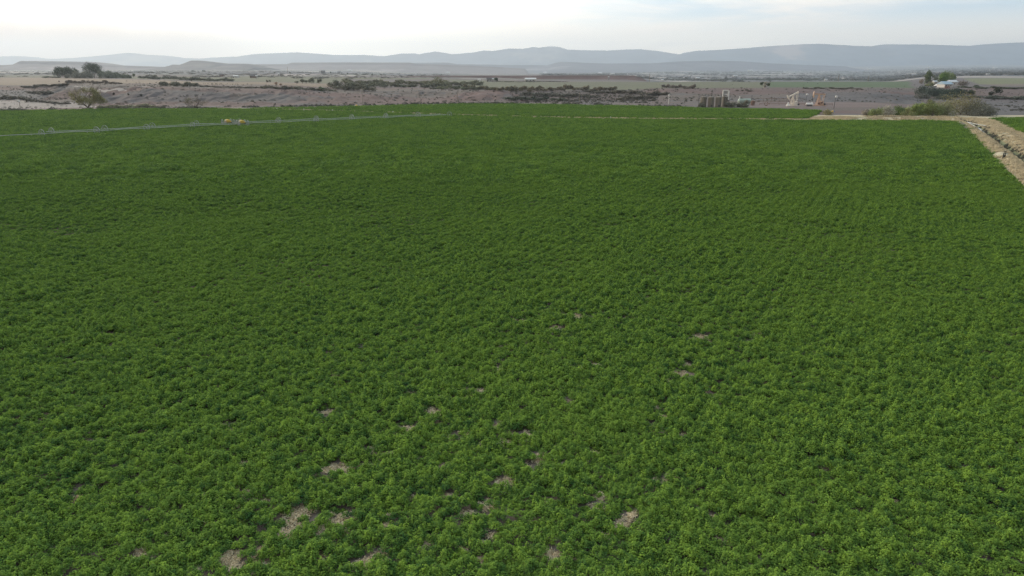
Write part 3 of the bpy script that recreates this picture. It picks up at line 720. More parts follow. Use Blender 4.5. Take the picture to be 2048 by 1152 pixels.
# the far valley: orchards, hedges and trees that read as one mass
n = 9000
Yr = RNG.uniform(1900, 9500, n); Ur = RNG.uniform(uof(1080), .8, n); X = Ur * Yr; Y = Yr
k = fbm(X / 300, Y / 700, 4) > .47; X, Y = X[k], Y[k]; n = len(X)
s = 4 + 10 * RNG.random(n)
scatter('valley_trees', np.column_stack([X, Y, ground_z(X, Y) - 1]), np.stack([s * 2.2, s * 1.5, s], -1), RNG.random(n) * .6, RNG.integers(0, 6, n), COL_SAGE, 'hazy trees and hedges spread over the wide valley floor far away', 'trees')
n = 2600
Yr = RNG.uniform(1000, 4500, n); Ur = RNG.uniform(-.8, uof(900), n); X = Ur * Yr; Y = Yr
k = fbm(X / 130, Y / 260, 4) > .52; X, Y = X[k], Y[k]; n = len(X)
s = 1.5 + 3 * RNG.random(n)
scatter('plain_scrub', np.column_stack([X, Y, ground_z(X, Y) - .3]), np.stack([s * 3.5, s * 2, s], -1), RNG.random(n) * .6, RNG.integers(0, 6, n), COL_SAGE, 'grey scrub and far trees spread over the flat plain at the left', 'scrub')

# ------------------------------------------------------------------ mesh helpers for built things
class MB:
    def __init__(s): s.v = []; s.f = []
    def add(s, vs, fs):
        o = len(s.v); s.v += [tuple(p) for p in vs]; s.f += [tuple(i + o for i in q) for q in fs]; return s
    def box(s, c, d, rot=None):
        vs = []
        for x in (-.5, .5):
            for y in (-.5, .5):
                for z in (-.5, .5):
                    p = Vector((x * d[0], y * d[1], z * d[2]))
                    if rot is not None: p = rot @ p
                    vs.append(p + Vector(c))
        return s.add(vs, [(0, 1, 3, 2), (4, 6, 7, 5), (0, 4, 5, 1), (2, 3, 7, 6), (0, 2, 6, 4), (1, 5, 7, 3)])
    def bar(s, a, b, wd, ht=None):
        a = Vector(a); b = Vector(b); d = b - a; q = d.to_track_quat('Y', 'Z').to_matrix()
        return s.box((a + b) / 2, (wd, d.length, ht or wd), q)
    def tube(s, pts, r, n=8, cap=True):
        pts = [Vector(p) for p in pts]; rs = r if isinstance(r, (list, tuple)) else [r] * len(pts)
        vs = []; fs = []
        for i, p in enumerate(pts):
            d = (pts[min(i + 1, len(pts) - 1)] - pts[max(i - 1, 0)]).normalized()
            q = d.to_track_quat('Z', 'Y').to_matrix()
            for k in range(n):
                a = 2 * math.pi * k / n
                vs.append(p + q @ Vector((math.cos(a) * rs[i], math.sin(a) * rs[i], 0)))
        for i in range(len(pts) - 1):
            for k in range(n):
                fs.append((i * n + k, i * n + (k + 1) % n, (i + 1) * n + (k + 1) % n, (i + 1) * n + k))
        if cap: fs += [tuple(range(n - 1, -1, -1)), tuple(range((len(pts) - 1) * n, len(pts) * n))]
        return s.add(vs, fs)
    def lathe(s, c, prof, n=20):
        vs = []; fs = []; c = Vector(c)
        for r, z in prof:
            for k in range(n):
                a = 2 * math.pi * k / n; vs.append(c + Vector((r * math.cos(a), r * math.sin(a), z)))
        for i in range(len(prof) - 1):
            for k in range(n): fs.append((i * n + k, i * n + (k + 1) % n, (i + 1) * n + (k + 1) % n, (i + 1) * n + k))
        fs.append(tuple(range(n - 1, -1, -1))); fs.append(tuple(range((len(prof) - 1) * n, len(prof) * n)))
        return s.add(vs, fs)
    def prism(s, pts, axis_off):
        n = len(pts); a = [Vector(p) for p in pts]; o = Vector(axis_off)
        return s.add(a + [p + o for p in a], [tuple(range(n)), tuple(range(2 * n - 1, n - 1, -1))] + [(i, i + n, (i + 1) % n + n, (i + 1) % n) for i in range(n)])
    def build(s, name, mat, parent=None, bevel=0, loc=None):
        me = bpy.data.meshes.new(name); me.from_pydata(s.v, [], s.f)
        bm = bmesh.new(); bm.from_mesh(me); bmesh.ops.recalc_face_normals(bm, faces=bm.faces)
        if bevel: bmesh.ops.bevel(bm, geom=list(bm.edges), offset=bevel, segments=1, affect='EDGES')
        bm.to_mesh(me); bm.free(); me.update()
        if mat: me.materials.append(mat)
        o = bpy.data.objects.new(name, me); link(o, parent)
        if loc is not None: o.location = loc
        return o
def empty(name, loc, rz=0):
    o = bpy.data.objects.new(name, None); link(o); o.location = loc; o.rotation_euler = (0, 0, rz); o.empty_display_size = .2
    return o
def copy_tree(o, parent=None):
    c = o.copy(); C.objects.link(c)
    if parent: c.parent = parent
    for ch in [q for q in bpy.data.objects if q.parent == o]: copy_tree(ch, c)
    return c
def kids(o): return [q for q in bpy.data.objects if q.parent == o]

ALU = plain('galvanised_pipe', (.42, .44, .44), .5, .3, .15, 1.5)
STEEL = plain('wheel_steel', (.36, .38, .38), .55, .4, .2, 4)
YEL = plain('yellow_paint', (.62, .40, .06), .5, 0, .12, 2)
BLK = plain('black_rubber', (.03, .03, .03), .7)
RUST = plain('rusty_steel', (.20, .13, .10), .85, .1, .35, 6)
WHITE = plain('white_paint', (.72, .71, .68), .5, 0, .08, 3)
CREAM = plain('cream_paint', (.70, .64, .56), .5, 0, .12, 3)
ORANGE = plain('tan_orange_paint', (.56, .38, .27), .55, 0, .15, 3)
TANK = plain('tank_paint', (.17, .15, .12), .6, 0, .14, .7)
DARKM = plain('dark_metal', (.07, .065, .06), .6, .2)
WOOD = plain('weathered_wood', (.26, .22, .18), .95, 0, .3, 9)
GLS = plain('window_glass', (.06, .07, .08), .15)
GREENP = plain('pale_green_paint', (.30, .36, .31), .55, 0, .15, 2)
BARK = plain('bark', (.13, .105, .085), .95, 0, .3, 5)
WHITEW = plain('white_siding', (.48, .46, .43), .7, 0, .1, 2)
GREYW = plain('grey_siding', (.33, .32, .31), .8, 0, .15, 2)
DARKR = plain('dark_shingle', (.10, .095, .095), .9, 0, .2, 3)
BLUER = plain('blue_metal_roof', (.26, .35, .42), .5, .1, .12, 1)
METR = plain('bare_metal_roof', (.5, .51, .52), .5, .2, .12, 1)
BROWNW = plain('brown_siding', (.23, .17, .14), .8, 0, .2, 2)
BLUEW = plain('blue_paint', (.10, .22, .48), .5)

# ------------------------------------------------------------------ wheel lines (side roll sprinklers)
def wheel_mesh(r=.98):
    b = MB()
    n = 28
    for k in range(n):                           # rim with flat tread
        a0, a1 = 2 * math.pi * k / n, 2 * math.pi * (k + 1) / n
        c0, s0, c1, s1 = math.cos(a0), math.sin(a0), math.cos(a1), math.sin(a1)
        b.add([(x, c * q, s_ * q) for q in (r, r - .05) for x in (-.07, .07) for c, s_ in ((c0, s0), (c1, s1))],
              [(0, 1, 3, 2), (4, 6, 7, 5), (0, 4, 5, 1), (2, 3, 7, 6)])
    for k in range(8):
        a = 2 * math.pi * k / 8 + .2
        b.bar((0, math.cos(a) * .1, math.sin(a) * .1), (0, math.cos(a) * (r - .04), math.sin(a) * (r - .04)), .045)
    b.tube([(-.15, 0, 0), (.15, 0, 0)], .12, 8)
    return b
def wheel_line(pix, label, mover_px, nsprk=True):
    pts = [W0(x, y, .97) for x, y in pix]
    cum = [0]
    for a, b_ in zip(pts[:-1], pts[1:]): cum.append(cum[-1] + (b_ - a).length)
    def at(s):
        for i in range(len(pts) - 1):
            if s <= cum[i + 1] or i == len(pts) - 2:
                t_ = (s - cum[i]) / (cum[i + 1] - cum[i]); return pts[i].lerp(pts[i + 1], t_), (pts[i + 1] - pts[i]).normalized()
    o0 = pts[0].copy(); o0.z = 0
    root = empty('wheel_line', o0)
    tag(root, label, 'wheel line', 'wheel line sprinklers lying side by side across the field')
    Lg = cum[-1]
    ss = np.arange(0, Lg, 3.0)
    line = []
    for s_ in ss:
        p, d = at(s_); sag = -.10 * abs(math.sin(math.pi * s_ / 12.2)) + .05 * math.sin(s_ * .37)
        line.append(p - o0 + Vector((0, .12 * math.sin(s_ * .21), sag)))
    MB().tube(line, .07, 8).build('pipe', ALU, root)
    first = None
    s_ = mover_px[1] % 12.2
    while s_ < Lg:
        p, d = at(s_)
        ang = math.atan2(d.y, d.x) + random.uniform(-.05, .05)
        if first is None: first = wheel_mesh().build('wheel', STEEL, root); wo = first
        else: wo = first.copy(); C.objects.link(wo); wo.parent = root
        wo.location = p - o0; wo.rotation_euler = (random.random() * .7, 0, ang + .5)
        s_ += 12.2
    # sprinkler heads with levellers
    fh = None
    for s_ in np.arange(3, Lg, 12.2):
        p, d = at(s_)
        if fh is None:
            fh = MB().tube([(0, 0, -.3), (0, 0, .3)], .02, 5).tube([(0, 0, .3), (.12, 0, .36)], .018, 5).box((0, 0, -.34), (.1, .1, .12)).build('sprinkler_head', STEEL, root); q = fh
        else: q = fh.copy(); C.objects.link(q); q.parent = root
        q.location = p - o0
    # the mover: four wheeled cart with an engine under a yellow cover
    k = min(range(int(Lg * 4)), key=lambda i: abs((lambda v: 1024 + F * v.x / (v.y * CP - (v.z - H) * SP))(at(i / 4)[0]) - mover_px[0]))
    p, d = at(k / 4); ang = math.atan2(d.y, d.x); R = Matrix.Rotation(ang, 3, 'Z')
    def T(v): return R @ Vector(v) + (p - o0)
    f = MB()
    for yy in (-1.4, 1.4): f.bar(T((-1.1, yy, -.35)), T((1.1, yy, -.35)), .09)
    for xx in (-1.1, 1.1): f.bar(T((xx, -1.4, -.35)), T((xx, 1.4, -.35)), .09); f.bar(T((xx, 0, -.35)), T((xx, 0, .1)), .08)
    f.build('mover_frame', STEEL, root)
    for xx in (-1.25, 1.25):
        for yy in (-1.4, 1.4):
            wo = first.copy(); C.objects.link(wo); wo.parent = root; wo.name = 'drive_wheel'
            wo.location = T((xx, yy, 0)) ; wo.rotation_euler = (random.random(), 0, ang)
    c = MB(); prof = []
    for x_, hw, z0_, z1_ in ((-.95, .30, .15, .55), (-.75, .52, .1, .86), (.0, .58, .08, .98), (.55, .52, .08, .80), (.98, .28, .08, .35)):
        prof.append([T((x_, a_ * hw, z_)) for a_, z_ in ((-1, z0_), (-1, z1_ * .72), (-.55, z1_), (.55, z1_), (1, z1_ * .72), (1, z0_))])
    vs = [v for r_ in prof for v in r_]; fs = []
    for i in range(4):
        for j in range(6): fs.append((i * 6 + j, i * 6 + (j + 1) % 6, (i + 1) * 6 + (j + 1) % 6, (i + 1) * 6 + j))
    fs += [tuple(range(6)), tuple(range(24, 30))]
    c.add(vs, fs); c.build('engine_cover', YEL, root)
    MB().box(T((.75, 0, .1)), (.5, .7, .3), R).build('engine', BLK, root)
    return root
wheel_line([(-90, 276.5), (0, 270.8), (98, 266), (192, 261), (274, 256.8), (346, 252.6), (440, 248.6), (560, 243.2), (700, 237), (800, 232.6), (905, 228.6)],
           'nearer of the two long wheel lines, its yellow engine cover on the right', (484, 5.2))
wheel_line([(92, 263.5), (192, 258.6), (274, 254.2), (346, 250.0), (440, 245.8), (560, 240.4), (700, 234.6), (800, 230.9), (890, 227.4)],
           'farther of the two long wheel lines, its yellow engine cover on the left', (457, 1.2))

# ------------------------------------------------------------------ posts, poles and small field things
def riser(px, py, label):
    p = W0(px, py)
    r = empty('valve_riser', p); tag(r, label, 'riser', 'white valve risers on the grass strip')
    MB().tube([(0, 0, 0), (0, 0, .95)], .14, 10).tube([(0, 0, .95), (0, 0, 1.0)], .19, 10).build('stem', WHITE, r)
    MB().tube([(-.28, 0, .8), (.28, 0, .8)], .07, 8).build('outlet', ALU, r)
riser(554, 221.5, 'leftmost white valve riser on the grass strip')
riser(608, 222.5, 'white valve riser second from the left along the grass strip')
riser(665, 224.3, 'grey white valve riser third from the left along the grass strip')
riser(786, 227.6, 'white valve riser nearest the right end of the wheel lines')
riser(1221, 239.6, 'white valve riser alone in the middle of the grass strip')
def pole(px, py, h, label, cat='pole', name='utility_pole', r=.13, arm=0, box=None, mat=WOOD, lean=0, group=None):
    p = P(px, py)
    o = empty(name, p); tag(o, label, cat, group)
    MB().tube([(0, 0, -.3), (lean * h * .5, 0, h * .5), (lean * h, 0, h)], [r, r * .88, r * .72], 8).build('post', mat, o)
    if arm:
        MB().box((lean * h, -.12, h - .5), (arm, .12, .14)).build('crossarm', mat, o)
        for s_ in (-.42, 0, .42): MB().tube([(lean * h + arm * s_, -.12, h - .42), (lean * h + arm * s_, -.12, h - .2)], .05, 6).build('insulator', DARKM, o)
    if box:
        b = MB(); b.box((lean * h + box[3], -.25, h - box[1] / 2 + box[4]), box[:3]); b.box((lean * h + box[3], -.25, h + box[4] + .04), (box[0] * 1.15, box[2] * 1.15, .06))
        b.build('box', WHITE, o, .02)
    return o
pole(42, 221, 4.1, 'grey post carrying a small white box, standing in the sandy flat at far left', box=(.9, .9, .4, -.2, 0.1), name='sign_post', cat='post')
pole(1337, 208.5, 4.6, 'white post with a white box on top, left of the brown tanks', box=(.75, .9, .5, 0, .2), mat=WHITE, name='meter_post', cat='post', r=.16)
pole(1158.5, 208.5, 5.6, 'bare wooden pole in front of the dark thicket in the centre', r=.14)
pole(915.5, 208, 5.2, 'thin pale wooden pole beside the foot of the red hillock', r=.13)
pole(725.5, 207, 7.6, 'tall thin pole on the lower slope above the far field corner', r=.11, arm=1.6)
pole(1611.5, 207.5, 4.6, 'dark lamp post with a white head, between the two pumpjacks', name='light_post', box=(.75, .7, .5, 0, .15), mat=DARKM, cat='lamp post', r=.09)
pole(1667.5, 217.5, 5.2, 'dark lamp post with a white head, right of the orange pumpjack', name='light_post', box=(.65, .9, .5, .15, .3), mat=DARKM, cat='lamp post', r=.11, lean=.03)
for i, (x, y, h) in enumerate([(70.5, 139.5, 22), (576, 148.5, 18), (1298.5, 164, 10), (1676, 164.3, 10), (1736, 164.5, 8), (487, 141.5, 18)]):
    pole(x, y, h, ['pole far behind at the left, between the white hangar and the dark trees', 'pole far away on the plain below the left end of the flat mesa', 'pole at the right tip of the red mesa', 'pole by the farm road above the pumpjacks', 'short pole by the farm road behind the bright green field, right of its taller neighbour', 'pole standing on the plain below the second small butte'][i], arm=h * .16, r=.2 + h * .012, group='far utility poles')
# yellow cap at the field corner
o = empty('marker_cap', P(713, 212.2)); tag(o, 'small orange yellow cap at the far edge of the field', 'marker')
MB().lathe((0, 0, 0), [(.55, 0), (.5, .35), (.25, .62)], 12).build('cap', YEL, o)
MB().box((-.55, 0, .18), (.5, .4, .36)).build('base', WHITE, o, .03)
o = empty('marker_cap', P(1665, 223.5)); tag(o, 'small yellow cap in the weeds right of the pumpjacks', 'marker')
MB().lathe((0, 0, 0), [(.45, 0), (.42, .25), (.2, .45)], 12).build('cap', YEL, o)
MB().box((.55, 0, .15), (.5, .3, .3)).build('base', BLUEW, o, .03)
# headgate and loose pipes in the ditch
p = P(2007, 318); o = empty('headgate', p, .5); tag(o, 'black iron headgate standing on the ditch bank at right', 'headgate')
MB().bar((-.35, 0, -.2), (-.35, 0, .95), .1).bar((.35, 0, -.2), (.35, 0, .95), .1).bar((-.42, 0, .95), (.42, 0, .95), .1).build('frame', BLK, o)
MB().box((0, .03, .3), (.62, .05, .7)).build('gate', DARKM, o)
MB().tube([(0, 0, .5), (0, 0, 1.35)], .035, 6).tube([(math.cos(a) * .28, math.sin(a) * .28, 1.35) for a in np.linspace(0, 6.283, 13)], .03, 5).build('hand_wheel', BLK, o)
for i, (a, b_) in enumerate([((1934, 246), (1966, 252.5)), ((1938, 243.5), (1972, 250)), ((1957, 254), (1969, 262))]):
    A = W0(*a, .75); B = W0(*b_, .75)
    A.z = gz(A.x, A.y) + .45; B.z = gz(B.x, B.y) + .4
    o = MB().tube([A, (A + B) / 2 - Vector((0, 0, .08)), B], .08, 8).build('irrigation_pipe', ALU)
    tag(o, ['long pale pipe lying across the ditch, the nearer of the long pair', 'long pale pipe lying across the ditch, the farther of the long pair', 'short pale pipe lying in the ditch below the long pair'][i], 'pipe', 'loose irrigation pipes across the ditch')

# ------------------------------------------------------------------ oil site
tank0 = None
def make_tank(h, r):
    t = empty('oil_tank', (0, 0, 0))
    b = MB(); b.lathe((0, 0, 0), [(r, 0), (r, h * .33), (r * 1.012, h * .335), (r, h * .34), (r, h * .66), (r * 1.012, h * .665), (r, h * .67), (r, h), (r * 1.02, h + .02), (r * 1.0, h + .07), (r * .3, h + .42), (.02, h + .45)], 28)
    b.build('shell', TANK, t)
    MB().tube([(0, 0, h + .4), (0, 0, h + .75)], .16, 10).tube([(0, 0, h + .75), (0, 0, h + .8)], .24, 10).build('vent', DARKM, t)
    MB().box((0, -r - .05, .7), (.7, .1, .8)).build('hatch', DARKM, t, .02)
    return t
tbase = [(1408, 214.6), (1423, 214.8), (1438, 214.8), (1450.5, 213.6)]
TL = ['leftmost of the four brown tanks, paler on its left side', 'second brown tank from the left in the row of four', 'third brown tank from the left, beside the dark stack', 'rightmost brown tank in the row of four, under the white frame']
for i, (x, y) in enumerate(tbase):
    p = W0(x, y)
    if i == 0: tank0 = make_tank(4.35, 1.33); t_ = tank0
    else: t_ = copy_tree(tank0)
    t_.location = (p.x, p.y + 1.6, gz(p.x, p.y + 1.6) - .03); tag(t_, TL[i], 'tank', 'brown oil tanks')
pz = W0(1423, 214.8); y0_ = pz.y + 1.6
xa = W0(1400, 214.8).x; xb = W0(1452, 214.8).x
cw = empty('catwalk', (xa, y0_, 0)); tag(cw, 'dark catwalk with railings running over the tank tops', 'catwalk')
d_ = xb - xa
MB().box((d_ / 2, 1.75, 4.6), (d_, .8, .08)).build('deck', DARKM, cw)
b = MB()
for yy in (1.38, 2.12):
    for zz in (5.15, 5.65): b.bar((0, yy, zz), (d_, yy, zz), .07)
    for k in range(9): b.bar((d_ * k / 8, yy, 4.6), (d_ * k / 8, yy, 5.65), .06)
b.build('railing', DARKM, cw)
for k in range(5): MB().bar((d_ * k / 4, 1.75, 0), (d_ * k / 4, 1.75, 4.6), .12).build('support', DARKM, cw)
b = MB()
for yy in (1.45, 2.05): b.bar((d_, yy, 4.6), (d_ + 4.2, yy, 0), .12)
for k in range(12): b.box((d_ + 4.2 * (k + .5) / 12, 1.75, 4.6 * (1 - (k + .5) / 12)), (.25, .6, .04))
b.build('stair', DARKM, cw)
o = empty('flare_stack', (W0(1427.5, 214.8).x, y0_ + 3.2, 0)); tag(o, 'thin dark stack rising above the brown tanks', 'stack')
MB().tube([(0, 0, 0), (0, 0, 6.7)], .17, 10).build('pipe', DARKM, o); MB().lathe((0, 0, 6.7), [(.3, 0), (.34, .3), (.1, .55)], 12).build('cap', DARKM, o)
p = at_dist(1450, 352); o = empty('heater_treater', p); tag(o, 'white square framed housing standing behind the rightmost tank', 'treater')
b = MB()
for x_ in (-1.25, 1.25): b.bar((x_, 0, 0), (x_, 0, 6.3), .35, .5)
b.bar((-1.4, 0, 6.4), (1.4, 0, 6.4), .35, .5); b.bar((-1.25, 0, 4.6), (1.25, 0, 4.6), .3, .4); b.box((1.5, 0, 4.2), (.7, .6, 4.2))
b.build('frame', WHITE, o)
MB().box((0, .35, 5.5), (2.2, .1, 1.5)).build('panel', GREYW, o)
MB().tube([(-.5, .9, 0), (-.5, .9, 4.8)], .55, 14).build('vessel', GREYW, o)
p = at_dist(1489, 338); o = empty('separator', p); tag(o, 'pale green horizontal vessel on legs, right of the tanks', 'separator')
b = MB(); b.tube([(-3.1, 0, 1.75), (-2.7, 0, 1.75), (2.7, 0, 1.75), (3.1, 0, 1.75)], [.55, 1.15, 1.15, .55], 20); b.build('vessel', GREENP, o)
for x_ in (-1.8, 1.8): MB().box((x_, 0, .4), (.35, 1.6, .9)).build('leg', GREENP, o)
MB().tube([(-2.4, 0, 2.8), (-2.4, 0, 4.0)], .2, 8).build('stack', WHITE, o)
p = at_dist(1476, 336); o = empty('gas_meter_box', p); tag(o, 'low white box beside the pale green vessel', 'box')
MB().box((0, 0, .75), (2.2, 1.2, .25)).build('lid', WHITE, o, .04); MB().box((0, 0, .35), (1.9, 1.0, .6)).build('body', GREYW, o)
p = at_dist(1506, 334); o = empty('storage_drum', p); tag(o, 'dark upright drum with a thin vent pipe, beside the pale green vessel', 'drum')
MB().lathe((0, 0, 0), [(.85, 0), (.9, .2), (.9, 1.9), (.7, 2.15), (.2, 2.25)], 20).build('body', RUST, o); MB().tube([(-.7, 0, 1.5), (-.7, 0, 4.6)], .09, 6).build('vent_pipe', DARKM, o)
p = at_dist(1533, 330); o = empty('hose_reel', p); tag(o, 'small rust coloured ring shaped reel near the pipe fence', 'reel')
MB().tube([(math.cos(a) * .8, 0, .95 + math.sin(a) * .8) for a in np.linspace(0, 6.283, 21)], .1, 6).build('ring', RUST, o); MB().bar((-.6, 0, .1), (.6, 0, .1), .2).bar((0, 0, .1), (0, 0, .95), .1).build('stand', RUST, o)
def pipe_fence(x0_, x1_, Y, rails, label, mat):
    a = at_dist(x0_, Y); c_ = at_dist(x1_, Y); o = empty('pipe_fence', a); tag(o, label, 'fence'); d = c_ - a; n = max(2, int(d.length / 4))
    b = MB()
    for z_ in rails: b.tube([(d.x * i / n, 0, gz(a.x + d.x * i / n, Y) - a.z + z_) for i in range(n + 1)], .06, 6)
    b.build('rail', mat, o)
    fp = None
    for i in range(n + 1):
        if fp is None: fp = MB().tube([(0, 0, -.2), (0, 0, max(rails) + .1)], .075, 6).build('post', mat, o); q = fp
        else: q = fp.copy(); C.objects.link(q); q.parent = o
        q.location = (d.x * i / n, 0, gz(a.x + d.x * i / n, Y) - a.z)
pipe_fence(1511, 1606, 360, (.5, 1.1, 2.0), 'rusty pipe fence behind the white pumpjack', RUST)
pipe_fence(1520, 1578, 336, (.5, .8), 'low rusty pipeline rail left of the white pumpjack', RUST)
pipe_fence(1643, 1666, 330, (.6, .9), 'short rusty rail right of the orange pumpjack', RUST)
pipe_fence(1600, 1618, 334, (.5, .8), 'short rusty rail between the two pumpjacks', RUST)
def pumpjack(px, Y, mat, tilt, label, wmat, sc=1.0, hx=-1):
    p = at_dist(px, Y); o = empty('pumpjack', p); o.scale = (sc,) * 3; tag(o, label, 'pumpjack', 'pumpjacks of the oil site')
    MB().box((.6, 0, .15), (6.4, 2.2, .3)).box((.6, 0, .4), (5.6, .25, .25)).build('skid', mat, o, .03)
    b = MB(); topz = 5.2
    for yy in (-.75, .75):
        b.bar((-.75, yy * 1.2, .3), (.05, yy * .25, topz - .1), .24, .3); b.bar((1.2, yy * 1.2, .3), (.15, yy * .25, topz - .1), .24, .3)
        b.bar((-.5, yy, 1.9), (.85, yy, 1.9), .12)
    b.box((.1, 0, topz), (.6, .8, .25)); b.build('samson_post', mat, o)
    R = Matrix.Rotation(tilt, 3, 'Y')
    def T(v): return R @ Vector(v) + Vector((.1, 0, topz + .3))
    bm_ = MB(); bm_.box(T((.1, 0, 0)), (5.4, .32, .5), R); bm_.box(T((.1, 0, .25)), (5.4, .55, .07), R); bm_.box(T((.1, 0, -.25)), (5.4, .55, .07), R)
    bm_.build('walking_beam', mat, o)
    pts = []
    for a in np.linspace(-.62, .42, 9): pts.append(T((.1 - 3.15 * math.cos(a), -.3, 3.15 * math.sin(a) )))
    pts += [T((-2.55, -.3, .75)), T((-2.35, -.3, -.3))]
    MB().prism(pts, (0, .6, 0)).build('horse_head', mat, o)
    hp = T((-3.05, 0, -1.2))
    MB().tube([(hp.x, -.12, hp.z), (hp.x, -.12, 1.5)], .035, 5).tube([(hp.x, .12, hp.z), (hp.x, .12, 1.5)], .035, 5).build('bridle', DARKM, o)
    eq = T((2.6, 0, 0))
    for yy in (-.7, .7): MB().bar(T((2.5, yy, -.1)), (2.1, yy, 2.4), .14).build('pitman_arm', mat, o)
    MB().box(T((2.55, 0, -.1)), (.35, 1.7, .35), R).build('equaliser', mat, o, .03)
    MB().box((1.9, 0, 1.7), (1.2, .9, 1.1)).box((1.9, 0, .8), (1.5, 1.1, .9)).build('gearbox', mat, o, .05)
    for yy in (-.72, .72):
        q = MB(); A = 2.5
        pr = [(-.15, -.2), (1.2, -.62), (1.75, -.5), (1.95, 0), (1.75, .5), (1.2, .62), (-.15, .2)]
        Rc = Matrix.Rotation(A, 3, 'Y')
        q.prism([Rc @ Vector((x_, yy - .1, z_)) + Vector((1.9, 0, 1.9)) for x_, z_ in pr], (0, .2, 0)); q.build('counterweight', wmat, o)
    MB().box((3.2, 0, .8), (.8, .8, .9)).tube([(3.2, -.5, .85), (3.2, .5, .85)], .35, 12).build('motor', DARKM, o, .03)
    MB().lathe((hp.x, 0, 0), [(.75, 0), (.8, .45), (.5, .7), (.35, .9), (.45, 1.1), (.3, 1.35), (.12, 1.9)], 14).tube([(hp.x - .7, 0, .8), (hp.x + .7, 0, .8)], .16, 8).build('wellhead', WHITE, o)
    return o
pumpjack(1584.5, 327, CREAM, -.50, 'cream pumpjack with its horse head lowered, the left one of the two', CREAM, .92)
pumpjack(1636.5, 329, ORANGE, .03, 'tan orange pumpjack with its beam level, the right one of the two', RUST, .95)
p = at_dist(1619, 326); o = empty('chemical_tote', p); tag(o, 'low pinkish white tank lying on a dark stand beside the orange pumpjack', 'tank')
MB().tube([(-1.5, 0, .95), (-1.3, 0, .95), (1.3, 0, .95), (1.5, 0, .95)], [.3, .55, .55, .3], 14).build('tank', WHITE, o)
MB().box((0, 0, .22), (2.8, 1.0, .4)).build('stand', DARKM, o)

# ------------------------------------------------------------------ buildings
def house(px, py, wpx, h, wall, roof, label, depth=None, rz=0.0, gable=.35, win=2, cat='house', name='house', wall2=None, flatroof=False):
    p = P(px, py); k = (p.y * CP) / F
    w_ = wpx * k; d = depth or min(w_ * .6, 9)
    o = empty(name, p, rz); tag(o, label, cat)
    MB().box((0, d / 2, h / 2 - .3), (w_, d, h + .6)).build('wall', wall, o)
    g_ = w_ * 0 + d * gable
    ov = .4
    pr = [(-w_ / 2 - ov, -ov, h + .003), (-w_ / 2 - ov, d / 2, h + g_), (-w_ / 2 - ov, d + ov, h + .003), (-w_ / 2 - ov, d + ov, h - .12), (-w_ / 2 - ov, -ov, h - .12)]
    if flatroof: pr = [(-w_ / 2 - ov, -ov, h + .05), (-w_ / 2 - ov, -ov, h + .35), (-w_ / 2 - ov, d + ov, h + .9), (-w_ / 2 - ov, d + ov, h + .05)]
    MB().prism(pr, (w_ + 2 * ov, 0, 0)).build('roof', roof, o)
    for i in range(win):
        x_ = w_ * ((i + 1) / (win + 1) - .5)
        MB().box((x_, -.03, h * .58), (min(1.6, w_ * .12), .1, h * .3)).build('window', GLS, o)
    MB().box((-w_ * .38, -.04, h * .36), (min(1.1, w_ * .12), .1, h * .72)).build('door', DARKM, o)
    return o
house(1897, 175, 16, 2.6, WHITEW, BLUER, 'white farmhouse with a pale blue roof behind the dark trees at right', win=3, gable=.2, depth=11)
house(1908, 172.5, 13, 3.6, WHITEW, METR, 'shed with a bright metal roof against the right end of the farmhouse', win=1, gable=.22, depth=8)
house(1871, 169.8, 6, 2.8, WHITEW, METR, 'small white shed between the green trees, left of the farmhouse', win=0, depth=4, name='shed', cat='shed')
house(1862, 166.5, 7, 2.6, BROWNW, DARKR, 'small brown shed under the tall poplar left of the farmhouse', win=0, name='shed', cat='shed')
house(979, 163.5, 11, 3.2, GREYW, DARKR, 'low house with a dark roof beside a round dark tree in mid distance', win=2)
house(987.5, 164.2, 6, 3.6, WHITEW, METR, 'pale gabled garage between the dark roofed house and the round tree', win=1, rz=.0, gable=.5)
house(958.5, 163.2, 4.5, 2.4, WHITE, METR, 'small white trailer left of the dark roofed house', win=0, name='trailer', cat='trailer', flatroof=True)
house(1061, 164, 22, 3.7, WHITEW, METR, 'long low white shed in front of the red mesa', win=3, name='long_shed', cat='shed', gable=.2)
house(646, 147.2, 7.5, 8.0, DARKR, DARKR, 'dark long barn far away on the plain, left of centre', win=0, name='barn', cat='barn', gable=.2)
house(640.5, 147.6, 3, 9, WHITEW, METR, 'white shed against the left end of the far dark barn', win=0, name='shed', cat='shed')
house(678, 147.8, 6, 5.5, GREYW, DARKR, 'second dark roofed barn on the plain, right of the first', win=1, name='barn', cat='barn', gable=.3)
house(52, 139.6, 11, 17, WHITEW, METR, 'white hangar with a bright roof far away at the left', win=0, name='hangar', cat='hangar', gable=.25, depth=50)
house(38, 139.8, 6, 18, BROWNW, DARKR, 'dark brown barn beside the far white hangar', win=0, name='barn', cat='barn', gable=.1, depth=40)
house(19, 139.8, 4, 8, WHITEW, METR, 'small white building left of the far dark brown barn', win=0, name='shed', cat='shed')
house(506, 156, 12, 2.6, BROWNW, DARKR, 'long dark shed at the edge of the pale farmyard', win=2, name='long_shed', cat='shed', depth=8)
house(471, 155.5, 9, 2.2, WHITEW, METR, 'low whitish shed in the pale farmyard', win=1, name='shed', cat='shed')
house(513.5, 156.8, 3.4, 3.4, WHITEW, METR, 'small white gabled shed right of the long dark shed', win=0, name='shed', cat='shed', gable=.5)
house(443, 153, 8, 2.8, BROWNW, DARKR, 'dark shed roof above the hedge row at left', win=0, name='shed', cat='shed')
house(558, 151.5, 2.6, 4, WHITEW, METR, 'tiny white gabled shed on the scrubby rise left of centre', win=0, name='shed', cat='shed', gable=.6)
